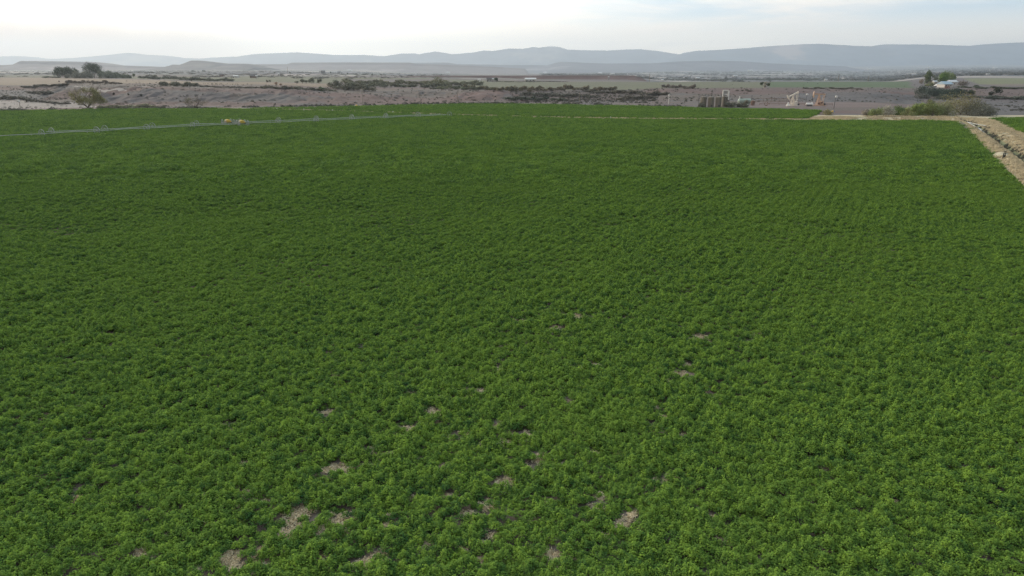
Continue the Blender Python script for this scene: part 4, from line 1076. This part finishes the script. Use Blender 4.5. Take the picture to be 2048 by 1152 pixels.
house(1217, 160, 2.6, 5.5, GREYW, METR, 'small grey tower like shed at the foot of the red mesa', win=0, name='shed', cat='shed', gable=.5)
house(1325, 161.5, 4, 3, WHITEW, METR, 'small white roof in the valley just beyond the farm road', win=0, name='shed', cat='shed')
house(1652, 161.4, 5, 4, WHITEW, METR, 'small white roof beyond the farm road above the pumpjacks', win=0, name='shed', cat='shed')
fh = [(700, 143), (778, 141.8), (845, 142), (896, 147.2), (916, 144.3), (955, 146.5), (1090, 147), (1200, 148), (1225, 149), (610, 137.5), (1395, 157.8), (1470, 153), (1563, 137), (1740, 139.5), (1500, 143), (1860, 136), (1975, 150), (1990, 137)]
fm_ = None
for i, (x, y) in enumerate(fh):
    p = P(x, y); sc_ = p.y / 2600
    if fm_ is None:
        fm_ = MB().box((0, 0, 1.5), (14, 8, 3.6)).build('far_house', WHITEW); ro = MB().prism([(-7.5, -4.5, 3.3), (-7.5, 0, 5.8), (-7.5, 4.5, 3.3)], (15, 0, 0)).build('roof', METR, fm_); q = fm_
    else: q = copy_tree(fm_)
    q.location = p; q.scale = (sc_,) * 3; q.rotation_euler = (0, 0, random.uniform(-.3, .3)); tag(q, 'tiny pale building lost in the haze of the far plain', 'house', 'tiny far buildings in the haze')
# parked vehicle by the farmhouse
p = P(1874, 173.2); o = empty('parked_truck', p, .2); tag(o, 'white pickup truck parked left of the blue roofed farmhouse', 'truck')
MB().prism([(-2.7, -.9, .5), (-2.7, -.9, 1.15), (-1.6, -.9, 1.25), (-1.0, -.9, 1.85), (.5, -.9, 1.85), (.8, -.9, 1.2), (2.7, -.9, 1.15), (2.7, -.9, .5)], (0, 1.8, 0)).build('body', WHITE, o, .04)
MB().box((-.2, -.9, 1.5), (1.3, .06, .4)).build('window', GLS, o)
for x_ in (-1.75, 1.75):
    for yy in (-.85, .85): MB().tube([(x_, yy - .12, .38), (x_, yy + .12, .38)], .38, 14).build('wheel', BLK, o)

# ------------------------------------------------------------------ trees and bushes
def crown_mesh(name, blobs, n, leaf, mat, rng, asp=1.0, tight=.35):
    """leaves spread through and over several lobes; blobs = (x, y, z, rx, ry, rz)"""
    vol = np.array([b[3] * b[5] for b in blobs]); cnt = np.maximum(6, (n * vol / vol.sum()).astype(int))
    vs, fs, lv, off = [], [], [], 0
    for (x, y, z, rx, ry, rz_), c_ in zip(blobs, cnt):
        d = rng.normal(size=(c_, 3)); d /= np.linalg.norm(d, axis=1)[:, None]
        rr = 1 - tight * rng.random(c_) ** 1.3 + .10 * rng.normal(size=c_)
        q = fbm(d[:, 0] * 2.3 + x * 7 + 20, d[:, 2] * 2.3 + d[:, 1] * 1.7 + 30, 3)
        rr = rr * (.72 + .56 * q)
        cen = d * rr[:, None] * np.array([rx, ry, rz_]) + np.array([x, y, z])
        v, f = leaf_quads(cen, d + rng.normal(size=(c_, 3)) * .6, leaf * (.6 + .8 * rng.random(c_)), asp, rng=rng)
        vs.append(v); fs.append(f + off); off += len(v)
        lv.append(np.clip(.5 + .22 * rng.normal(size=c_) + .25 * (rng.random() - .5) + .5 * (q - .5), 0, 1))
    o = mesh_np(name, np.vstack(vs), np.vstack(fs), mat); set_lv(o, np.concatenate(lv)); return o
def limbs(rng, h, spread, n=7, r=.2, fork=.25, levels=2, base=(0, 0, 0)):
    b = MB()
    def grow(p, d, L_, r_, lv_):
        pts = [p]; dd_ = d.copy()
        for i in range(4):
            dd_ = (dd_ + Vector((rng.normal() * .16, rng.normal() * .16, .08))).normalized(); pts.append(pts[-1] + dd_ * L_ / 4)
        b.tube(pts, [r_ * (1 - .15 * i) for i in range(5)], 6 if lv_ < 2 else 4, cap=False)
        if lv_ < levels:
            for k_ in range(3 if lv_ else 3):
                q = pts[2 + k_ % 3] if lv_ else pts[2 + k_ % 3]
                nd = (dd_ + Vector((rng.normal() * .6, rng.normal() * .6, rng.normal() * .3 + .15))).normalized(); grow(q, nd, L_ * .62, r_ * .5, lv_ + 1)
    base = Vector(base)
    b.tube([base - Vector((0, 0, .4)), base + Vector((.05, 0, h * fork))], [r * 1.5, r], 8, cap=False)
    for k_ in range(n):
        a = 2 * math.pi * k_ / n + rng.normal() * .25; el = .55 + .5 * rng.random()
        d = Vector((math.cos(a) * spread, math.sin(a) * spread * .8, el)).normalized()
        grow(base + Vector((0, 0, h * fork * .9)), d, h * .52, r * .62, 0)
    return b
rg = np.random.default_rng(21)
def setc(o, c): o.color = (*c, 1)
OLIVE = (.20, .185, .085); GREYG = (.15, .155, .115); DKG = (.045, .06, .035); TWIG = (.17, .15, .125); SPRING = (.17, .21, .07); MID = (.09, .115, .055); DUSK = (.098, .092, .076)

# 1 the sparse olive tree on the left flat
p = P(177, 219.5)
o = empty('cottonwood_tree', p); tag(o, 'wide bare limbed tree with thin olive leaf haze, standing alone on the left flat', 'tree')
limbs(rg, 10.5, 1.15, 8, .30, .10, 3).build('trunk', BARK, o)
bl = []
for k_ in range(46):
    a = rg.random() * 6.283; r_ = 6.6 * math.sqrt(rg.random()); z_ = 2.2 + 6.6 * math.sqrt(max(0, 1 - (r_ / 7.5) ** 2)) * (.12 + .88 * rg.random())
    bl.append((r_ * math.cos(a), r_ * .8 * math.sin(a), z_, 1.8, 1.6, 1.5))
cr = crown_mesh('crown', bl, 9500, .18, FOL, rg, tight=.9); link(cr, o); setc(cr, (.23, .215, .10))
p = P(388, 218)
o = empty('bare_tree', p); tag(o, 'low spreading leafless tree with brown limbs at the foot of the slope', 'tree')
limbs(rg, 6.2, 1.5, 9, .17, .06, 3).build('trunk', BARK, o)
cr = crown_mesh('crown', [(rg.normal() * 2.2, rg.normal() * 1.6, 3.4 + rg.normal() * .8, 1.8, 1.6, 1.2) for _ in range(14)], 1500, .13, FOL, rg, tight=.9); link(cr, o); setc(cr, (.20, .18, .12))

def tree(name, px, py, wpx, hpx, colr, label, group=None, dens=1.0, trunk=.18, lobes=9, cat='tree', leafk=1.0, shape='round', Y=None, bark=True, tight=.45):
    p = P(px, py) if Y is None else at_dist(px, Y)
    k = p.y * CP / F * 1.02; W_, H_ = wpx * k * 1.12, hpx * k * 1.2
    o = empty(name, p, rg.random() * .2); tag(o, label, cat, group)
    bl = []
    z0_ = H_ * trunk
    for i in range(lobes):
        a = rg.random() * 6.283; r_ = .34 * W_ * math.sqrt(rg.random())
        zc_ = z0_ + (H_ - z0_) * (.28 + .42 * rg.random())
        if shape == 'tall': r_ *= .6; zc_ = z0_ + (H_ - z0_) * (.15 + .65 * i / lobes)
        if shape == 'dome': zc_ = z0_ + (H_ - z0_) * (.62 - .5 * (r_ / (.34 * W_ + 1e-6)) ** 2) * (.7 + .3 * rg.random())
        s_ = .20 * W_ + .08 * W_ * rg.random()
        bl.append((r_ * math.cos(a), r_ * .8 * math.sin(a), zc_, s_, s_, min(s_, .36 * (H_ - z0_) + .1 * s_)))
    lf = max(.16, k * 1.15) * leafk
    colr = tuple(1.35 * v for v in colr)
    cr = crown_mesh('crown', bl, int(min(4200, 4.2 * dens * W_ * H_ / lf ** 2)), lf, FOL, rg, tight=tight); link(cr, o); setc(cr, colr)
    if bark: limbs(rg, H_ * .8, .7 * W_ / H_, 5, max(.12, .022 * H_), .28 if trunk > .1 else .08, 1).build('trunk', BARK, o)
    return o
# farm trees at the left, far
tree('cottonwood_tree', 119, 155.6, 21, 18, DKG, 'dark dense tree at the left end of the clump behind the fields', lobes=14, trunk=.02, leafk=.8, dens=1.8, tight=.3)
tree('cottonwood_tree', 131, 155.8, 20, 17, DKG, 'dark dense tree second from the left in the clump behind the fields', lobes=8, trunk=.05, leafk=.8)
tree('cottonwood_tree', 145, 155.6, 24, 19, DKG, 'dark broad tree in the middle of the left clump', lobes=10, trunk=.08, leafk=.8)
tree('cottonwood_tree', 190, 156, 34, 23, DKG, 'tallest dark tree of the left clump, its crown above a bare trunk', lobes=18, dens=2, tight=.3, trunk=.28, leafk=.8)
for i, (x, w_, h_) in enumerate([(137, 14, 9), (157, 24, 14.5), (176, 24, 14.5), (207, 24, 15), (222, 22, 13.5), (234, 22, 12), (248, 16, 10), (257, 12, 8)]):
    tree('willow_bush', x, 156.5, w_, h_, (.13, .135, .105) if i < 3 else (.115, .13, .09), 'rounded grey green willow in the clump around the dark trees at left', 'grey green willows of the left clump', trunk=0, lobes=9, cat='bush', shape='dome', bark=False, leafk=.8)
tree('shade_tree', 268, 156, 5, 8, MID, 'small lone tree at the right end of the left clump', trunk=.2, lobes=5, leafk=.8)
# hedge rows: (x0, x1, y0, y1, height px, spacing px, colour, label, group)
rows = [
 (283, 386, 157.5, 161.5, 9.5, 8, (.12, .125, .10), 'grey green bush of the hedge row behind the tan field', 'hedge row behind the left tan field', 1),
 (398, 460, 161.5, 162.5, 8.5, 7.5, (.115, .12, .095), 'grey green bush of the hedge row below the dark shed', 'right part of the left hedge row', 1),
 (90, 112, 155.6, 156.2, 5, 6, DKG, 'low dark bush left of the dark tree clump', 'low dark bushes left of the tree clump', .8),
 (137, 236, 166.5, 168.6, 7.5, 5.2, (.14, .12, .10), 'twiggy grey brown bush on the rim above the olive tree', 'twiggy bushes on the left rim', .9),
 (322, 392, 172, 173.5, 10.5, 5.5, (.13, .13, .105), 'bushy grey willow on the rim right of the olive tree', 'rim willows in the left middle', 1.1),
 (408, 530, 174.3, 177, 4, 5.5, DUSK, 'low dark bush along the rim line', 'low dark rim bushes', .9),
 (50, 130, 176, 170.5, 5, 7, DUSK, 'dark scrubby bush along the top of the left gully', 'gully top bushes', 1),
 (60, 96, 186, 189, 7, 6, DUSK, 'dark bush in the bottom of the left gully', 'gully bottom bushes', 1),
 (5, 52, 199, 200, 9, 7, DUSK, 'dark grey bush in the row on the left sandy flat', 'bush row on the left flat', 1),
 (58, 130, 203, 209, 6.5, 6.5, (.11, .105, .09), 'grey bush along the edge of the pale sand at left', 'bushes edging the pale sand', 1),
 (200, 300, 217.5, 216.8, 12, 9, (.16, .155, .11), 'leafless grey olive bush in the row right of the olive tree', 'grey bushes at the foot of the left slope', 1),
 (215, 335, 218.6, 218, 5, 9, DUSK, 'low dark bush at the foot of the left slope', 'low dark bushes at the slope foot', 1),
 (362, 425, 218, 217.2, 5, 7, DUSK, 'low dark bush around the leafless spreading tree', 'low dark bushes by the leafless tree', 1),
 (0, 20, 223, 222, 7, 8, (.12, .125, .10), 'grey green bush at the left border by the sand', 'bushes at the left border', 1),
 (528, 665, 177, 182, 7.5, 7, (.125, .12, .095), 'grey brown bush in the creek thicket behind the rounded hill', 'creek thicket behind the rounded hill', 1),
 (668, 735, 178, 183, 15, 9, (.105, .105, .08), 'tall dark willow in the creek thicket', 'tall willows of the creek thicket', 1.1),
 (690, 960, 168, 171, 11, 8.5, (.125, .125, .085), 'olive grey tree in the long wooded creek line', 'wooded creek line in the middle', 1.1),
 (700, 930, 174, 176, 10, 9, (.105, .11, .08), 'grey tree in the nearer row of the long wooded creek line', 'nearer row of the wooded creek line', 1.1),
 (865, 1010, 178.5, 180, 7, 7, (.12, .125, .085), 'low olive bush above the red hillock', 'bushes above the red hillock', 1),
 (930, 1040, 178, 184, 11, 5, (.125, .115, .08), 'reedy tree with bare upright stems, right of the red hillock', 'reedy trees right of the red hillock', .8),
 (1025, 1230, 183, 181, 13, 6.2, (.12, .105, .075), 'reedy bare stemmed tree in the row behind the dark thicket', 'reedy tree row in the centre', .8),
 (1020, 1130, 201, 203, 12, 8.5, (.085, .095, .075), 'dark grey green bush in the central thicket by the field', 'central dark thicket', 1),
 (1060, 1180, 192, 195, 9, 9, (.09, .09, .075), 'dusky bush in the upper part of the central thicket', 'upper central thicket', 1),
 (1180, 1330, 186, 190, 8, 9.5, DUSK, 'dusky dark bush on the broken slope right of the central thicket', 'bushes on the broken slope', 1),
 (1240, 1300, 200, 197, 8, 9, DUSK, 'dark bush low on the slope left of the white post', 'bushes left of the white post', 1),
 (1328, 1385, 176.3, 177.2, 10, 6, (.13, .115, .10), 'grey leafless willow in the clump on the rim above the tanks', 'leafless willow clump above the tanks', .9),
 (1475, 1500, 182, 182.5, 3.6, 5, DUSK, 'dark low bush on the slope right above the tanks', 'low bushes above the tanks', .8),
 (1612, 1712, 177.6, 178.8, 4.2, 7.5, DUSK, 'dark low bush on the rim below the bright green field', 'rim bushes below the green field', .9),
 (1895, 2060, 195, 200, 8, 9.5, (.09, .10, .085), 'blue grey bush in the belt behind the big willow', 'blue grey bush belt at right', 1.1),
 (1925, 2060, 176, 178, 4.5, 11, (.09, .10, .07), 'small bush on the flat right of the farmhouse', 'small bushes right of the farmhouse', .9),
 (1540, 1780, 160.6, 161.5, 5, 14, (.09, .10, .08), 'small dusky tree just beyond the farm road', 'trees beyond the farm road', 1),
 (1395, 1535, 161, 160.6, 4.5, 16, (.10, .11, .09), 'small hazy tree beyond the farm road above the tanks', 'hazy trees above the tanks', 1),
 (1000, 1130, 164, 164, 2.2, 12, DUSK, 'tiny dark shrub near the long white shed', 'tiny shrubs near the long white shed', .8),
]
protos = []
for i in range(7):
    bl = []
    for j in range(8):
        a = rg.random() * 6.283; r_ = .33 * math.sqrt(rg.random()); s_ = .17 + .1 * rg.random()
        bl.append((r_ * math.cos(a), r_ * math.sin(a), .22 + .48 * rg.random() * (1 - r_ * 1.2), s_, s_, s_ * 1.05))
    protos.append(crown_mesh('bush', bl, 420, .085, FOL, rg, tight=.6))
nrow = 0
ORD = 'first second third fourth fifth sixth seventh eighth ninth tenth eleventh twelfth'.split()
for x0_, x1_, ya, yb, hp_, sp, cc, lab, grp, wf in rows:
    n = max(2, int(abs(x1_ - x0_) / sp) + 1)
    n = max(2, int(n * .8)); n = min(n, 20)
    kn = 'reedy_tree' if 'reedy' in lab else 'willow_bush' if 'willow' in lab else 'creek_tree' if ' tree ' in lab else 'bush'
    ct_ = 'tree' if kn in ('reedy_tree', 'creek_tree') else 'bush'
    for i in range(n):
        t_ = i / (n - 1) + rg.normal() * .015; x = x0_ + (x1_ - x0_) * t_ + rg.normal() * .8; y = ya + (yb - ya) * t_ + rg.normal() * .35
        p = P(x, y); k = p.y * CP / F
        o = protos[int(rg.integers(0, 7))].copy(); C.objects.link(o); nrow += 1
        hh = hp_ * k * (.65 + .6 * rg.random()); ww = abs(x1_ - x0_) / (n - 1) * k * 1.95 * (.7 + .8 * rg.random()) * wf
        o.name = kn; o.location = (p.x, p.y, p.z - .05 * hh); o.scale = (ww, min(ww, 9), hh * 1.08); o.rotation_euler = (0, 0, rg.normal() * .5)
        f_ = (.8 + .4 * rg.random()) * 1.45; o.color = (cc[0] * f_, cc[1] * f_, cc[2] * f_ * .98, 1)
        tag(o, lab, ct_, grp)
        if n <= 12:
            o['label'] = (('leftmost' if i == 0 else 'rightmost' if i == n - 1 else ORD[i] + ' from the left') + ', ' + lab)
print('bushes', nrow)
# single marked bushes and trees
tree('green_bush', 641, 182, 13, 8.5, (.055, .10, .04), 'fresh green round bush in the creek thicket behind the rounded hill', trunk=0, lobes=7, cat='bush', shape='dome', bark=False)
for i, (x, w_, h_) in enumerate([(593.5, 8, 5), (605, 9, 8.5), (612.5, 6, 7), (623, 14, 9.5), (639, 11, 8.5)]):
    tree('round_tree', x, 167.2, w_, h_, (.12, .125, .09), ['smallest round tree at the left of the row beyond the tan field', 'second round tree from the left in the row beyond the tan field', 'narrow tree in the middle of the row of five beyond the tan field', 'broadest of the five round trees beyond the tan field', 'rightmost of the five round trees beyond the tan field'][i], 'five round trees beyond the tan field', trunk=.08, lobes=6, tight=.7)
tree('round_tree', 672, 167.6, 11, 7, (.105, .115, .08), 'low broad tree between the five round trees and the wooded creek', trunk=.05, lobes=6)
tree('bare_tree', 553.5, 171.5, 8, 7.5, (.23, .16, .11), 'reddish bare tree standing before the tan field, the larger of two', trunk=.1, lobes=6, dens=.35, tight=.9)
tree('bare_tree', 562, 171.8, 6, 5.5, (.23, .16, .11), 'reddish bare tree standing before the tan field, the smaller of two', trunk=.1, lobes=5, dens=.35, tight=.9)
tree('bush', 537, 164.6, 8, 5, (.14, .13, .10), 'small grey bush at the left part of the far green meadow', trunk=0, lobes=4, cat='bush', bark=False)
tree('willow_tree', 880, 169, 34, 13, (.15, .15, .09), 'tallest pale olive tree in the long wooded creek line', trunk=.02, lobes=10, shape='dome')
tree('round_tree', 992.5, 164.3, 8, 8.5, DKG, 'round dark tree right of the dark roofed house', trunk=.1, lobes=7)
tree('round_tree', 1453, 162.2, 9, 8, (.085, .09, .075), 'rounded grey tree beyond the farm road, above the tanks', trunk=.1, lobes=7)
tree('round_tree', 1372.5, 162, 8, 7.5, (.12, .12, .10), 'pale thin tree beyond the farm road, above the white post', trunk=.25, lobes=6, dens=.5)
tree('bush', 1523.5, 172.5, 8, 8, DKG, 'dark bush left of the pale gap in the green fields', trunk=0, lobes=5, cat='bush', bark=False)
tree('bush', 1536, 172.5, 9, 6, (.07, .09, .05), 'dark green bush right of the pale gap in the green fields', trunk=0, lobes=5, cat='bush', bark=False)
tree('pale_tree', 1529.5, 176, 7, 12, (.26, .25, .20), 'pale thin tree in the gap between the two far green fields', trunk=.1, lobes=5, dens=.5, shape='tall')
# farmstead
tree('poplar_tree', 1853.5, 167.5, 17, 24, (.085, .11, .045), 'tall olive green poplar left of the farmhouse', trunk=.05, lobes=10, shape='tall')
tree('elm_tree', 1868, 166, 14, 14, (.10, .115, .07), 'thin pale tree between the poplar and the bright green trees', trunk=.1, lobes=6, dens=.45)
tree('elm_tree', 1882, 170, 22, 21, (.08, .13, .035), 'bright green full tree directly left of the blue roof', trunk=.08, lobes=10)
tree('elm_tree', 1896, 167, 27, 20, (.13, .165, .065), 'lighter green tree behind the blue roof', trunk=.1, lobes=11)
tree('elm_tree', 1904.5, 164, 10, 12.5, (.085, .115, .045), 'small dark green tree at the right end of the farm trees', trunk=.1, lobes=6)
tree('elm_tree', 1842, 168.5, 12, 8, (.17, .14, .10), 'brownish thin tree at the left end of the farm trees', trunk=.05, lobes=5, dens=.5)
tree('bush', 1861, 172.5, 22, 7, (.13, .14, .07), 'low olive bushes below the tall poplar', trunk=0, lobes=7, cat='bush', bark=False, shape='dome')
tree('bare_tree', 1925, 173.5, 24, 10, (.13, .115, .095), 'grey leafless tree right of the farmhouse', trunk=.05, lobes=9, dens=.6, tight=.8)
tree('bare_tree', 1893, 177.5, 12, 6, (.16, .10, .09), 'reddish shrub in front of the farmhouse', trunk=0, lobes=5, dens=.6, bark=False, cat='bush')
for i, (x, y, w_, h_, c_) in enumerate([(1845, 188, 28, 15, (.06, .075, .06)), (1860, 192, 34, 17, (.07, .085, .07)), (1880, 193, 34, 15, (.06, .08, .065)), (1898, 194.5, 34, 16, (.05, .068, .052)), (1916, 188, 34, 11, (.045, .06, .045)), (1846, 196, 30, 9, (.10, .105, .09)), (1885, 199, 36, 10, (.08, .09, .07)), (1941, 189, 16, 9, DKG)]):
    tree('juniper_thicket', x, y, w_, h_, c_, 'dense dark blue green bush on the bank below the farmhouse', 'dark bushes below the farmhouse', trunk=0, lobes=12, cat='bush', shape='dome', bark=False, leafk=.9)
tree('juniper_tree', 1994, 188, 17, 11, (.04, .045, .03), 'blackish bush alone on the red slope at far right, upper one', trunk=0, lobes=7, cat='bush', bark=False)
tree('juniper_tree', 1982, 193, 15, 8, (.04, .042, .03), 'blackish bush alone on the red slope at far right, lower one', trunk=0, lobes=6, cat='bush', bark=False)
tree('bush', 1953, 176, 12, 5, DKG, 'dark small bush right of the grey leafless tree', trunk=0, lobes=5, cat='bush', bark=False)
# willows behind the verge
tree('willow_tree', 1922, 234.5, 96, 45, (.185, .17, .085), 'largest olive yellow willow, a broad dome behind the field corner', trunk=.0, lobes=22, shape='dome', Y=266, tight=.75, dens=1.2)
tree('willow_tree', 1863, 222, 22, 26, (.17, .165, .095), 'slim olive willow standing behind the young willows, left of the big dome', trunk=0, lobes=8, shape='tall', Y=285, tight=.7)
wl = [(1755, 18, 16, (.16, .19, .08), 'yellow green'), (1777, 18, 17, (.27, .26, .21), 'pale greyish'), (1797, 24, 15, (.085, .12, .04), 'dark green'), (1817, 16, 17, (.20, .22, .10), 'pale olive'), (1833, 18, 21, (.15, .19, .06), 'bright olive green'),
      (1846, 16, 28, (.17, .21, .075), 'tall yellow green'), (1866, 26, 26, (.14, .17, .07), 'broad mid green'), (1888, 30, 25, (.17, .175, .10), 'broad olive'), (1945, 40, 26, (.13, .13, .095), 'grey brown'), (1968, 30, 20, (.115, .12, .10), 'dull grey'), (1735, 18, 9, (.19, .17, .14), 'low twiggy grey')]
for i, (x, w_, h_, c_, d_) in enumerate(wl):
    w_ *= 1.6; h_ *= 1.15
    tree('young_willow', x, 234, w_, h_, c_, f'{d_} willow bush in the row behind the field path at right', 'willow row behind the field path', trunk=0, lobes=9, shape='tall' if w_ < 24 else 'dome', Y=257 + i % 3 * 3, tight=.75, cat='bush')
tree('weed_clump', 1655, 232, 22, 11, (.19, .18, .09), 'olive weed clump at the field corner right of the pumpjacks', trunk=0, lobes=7, cat='bush', bark=False, shape='dome', Y=262, dens=.7)
for i, (x, y, w_, h_) in enumerate([(1402, 215, 13, 10), (1466, 215, 16, 10), (1455, 215, 12, 12), (1482, 215, 16, 9), (1493, 214, 14, 12)]):
    tree('sage_bush', x, y, w_ * 1.2, h_ * 1.15, (.14, .14, .11), ['pale grey bush against the left side of the leftmost tank', 'grey bush between the tanks and the pale green vessel', 'grey bush in front of the rightmost tank', 'grey green bush in front of the low white box', 'grey green bush in front of the pale green vessel'][i], 'bushes around the tanks', trunk=0, lobes=6, cat='bush', bark=False, shape='dome', Y=317, dens=1.3, tight=.8)
for i, (x, y, w_, h_, nm) in enumerate([(227, 190, 5, 4.5, 'leftmost'), (257, 191, 4, 3.4, 'middle'), (281.5, 193.5, 6, 5, 'rightmost')]):
    tree('sage_bush', x, y, w_, h_, (.04, .04, .032), f'{nm} of three blackish bushes on the slope right of the olive tree', 'three blackish bushes on the slope', trunk=0, lobes=5, cat='bush', bark=False)
for i, (x, y, w_, nm) in enumerate([(386.5, 143.4, 6, 'left'), (407, 143.6, 8, 'right')]):
    tree('grove', x, y, w_, 2.4, DKG, f'{nm} one of two tiny dark groves below the buttes', 'two tiny dark groves', trunk=0, lobes=6, bark=False)
tree('bush', 118, 164.5, 3, 2.6, (.06, .03, .03), 'small dark reddish bush on the tan field at left', trunk=0, lobes=4, cat='bush', bark=False)
for i, (x, y, s_) in enumerate([(549, 147.5, 2.4), (580.5, 147.4, 3.5), (622, 147.3, 2.6), (662, 147.5, 3.4), (695, 148.4, 2.6), (744.5, 150.8, 4)]):
    tree('far_tree', x, y, s_, s_ * .9, DKG, 'tiny dark tree dotted on the far plain left of centre', 'tiny dark trees on the far plain', trunk=0, lobes=4, bark=False)


# ------------------------------------------------------------------ haze
bm = bmesh.new(); bmesh.ops.create_cube(bm, size=1)
me = bpy.data.meshes.new('haze'); bm.to_mesh(me); bm.free()
hz = bpy.data.objects.new('haze', me); link(hz)
x0, x1, y0, y1, z0, z1 = -26000, 26000, -2500, 25000, -130, 900
hz.scale = (x1 - x0, y1 - y0, z1 - z0); hz.location = ((x0 + x1) / 2, (y0 + y1) / 2, (z0 + z1) / 2)
hm = bpy.data.materials.new('haze_air'); hm.use_nodes = True; t = hm.node_tree; t.nodes.clear()
pv = N(t, 'ShaderNodeVolumePrincipled'); pv.inputs['Color'].default_value = (.76, .865, 1.0, 1); pv.inputs['Density'].default_value = 8.2e-5
pv.inputs['Anisotropy'].default_value = 0.35
om = N(t, 'ShaderNodeOutputMaterial'); L(t, pv.outputs[0], om.inputs['Volume'])
me.materials.append(hm)
tag(hz, kind='stuff')
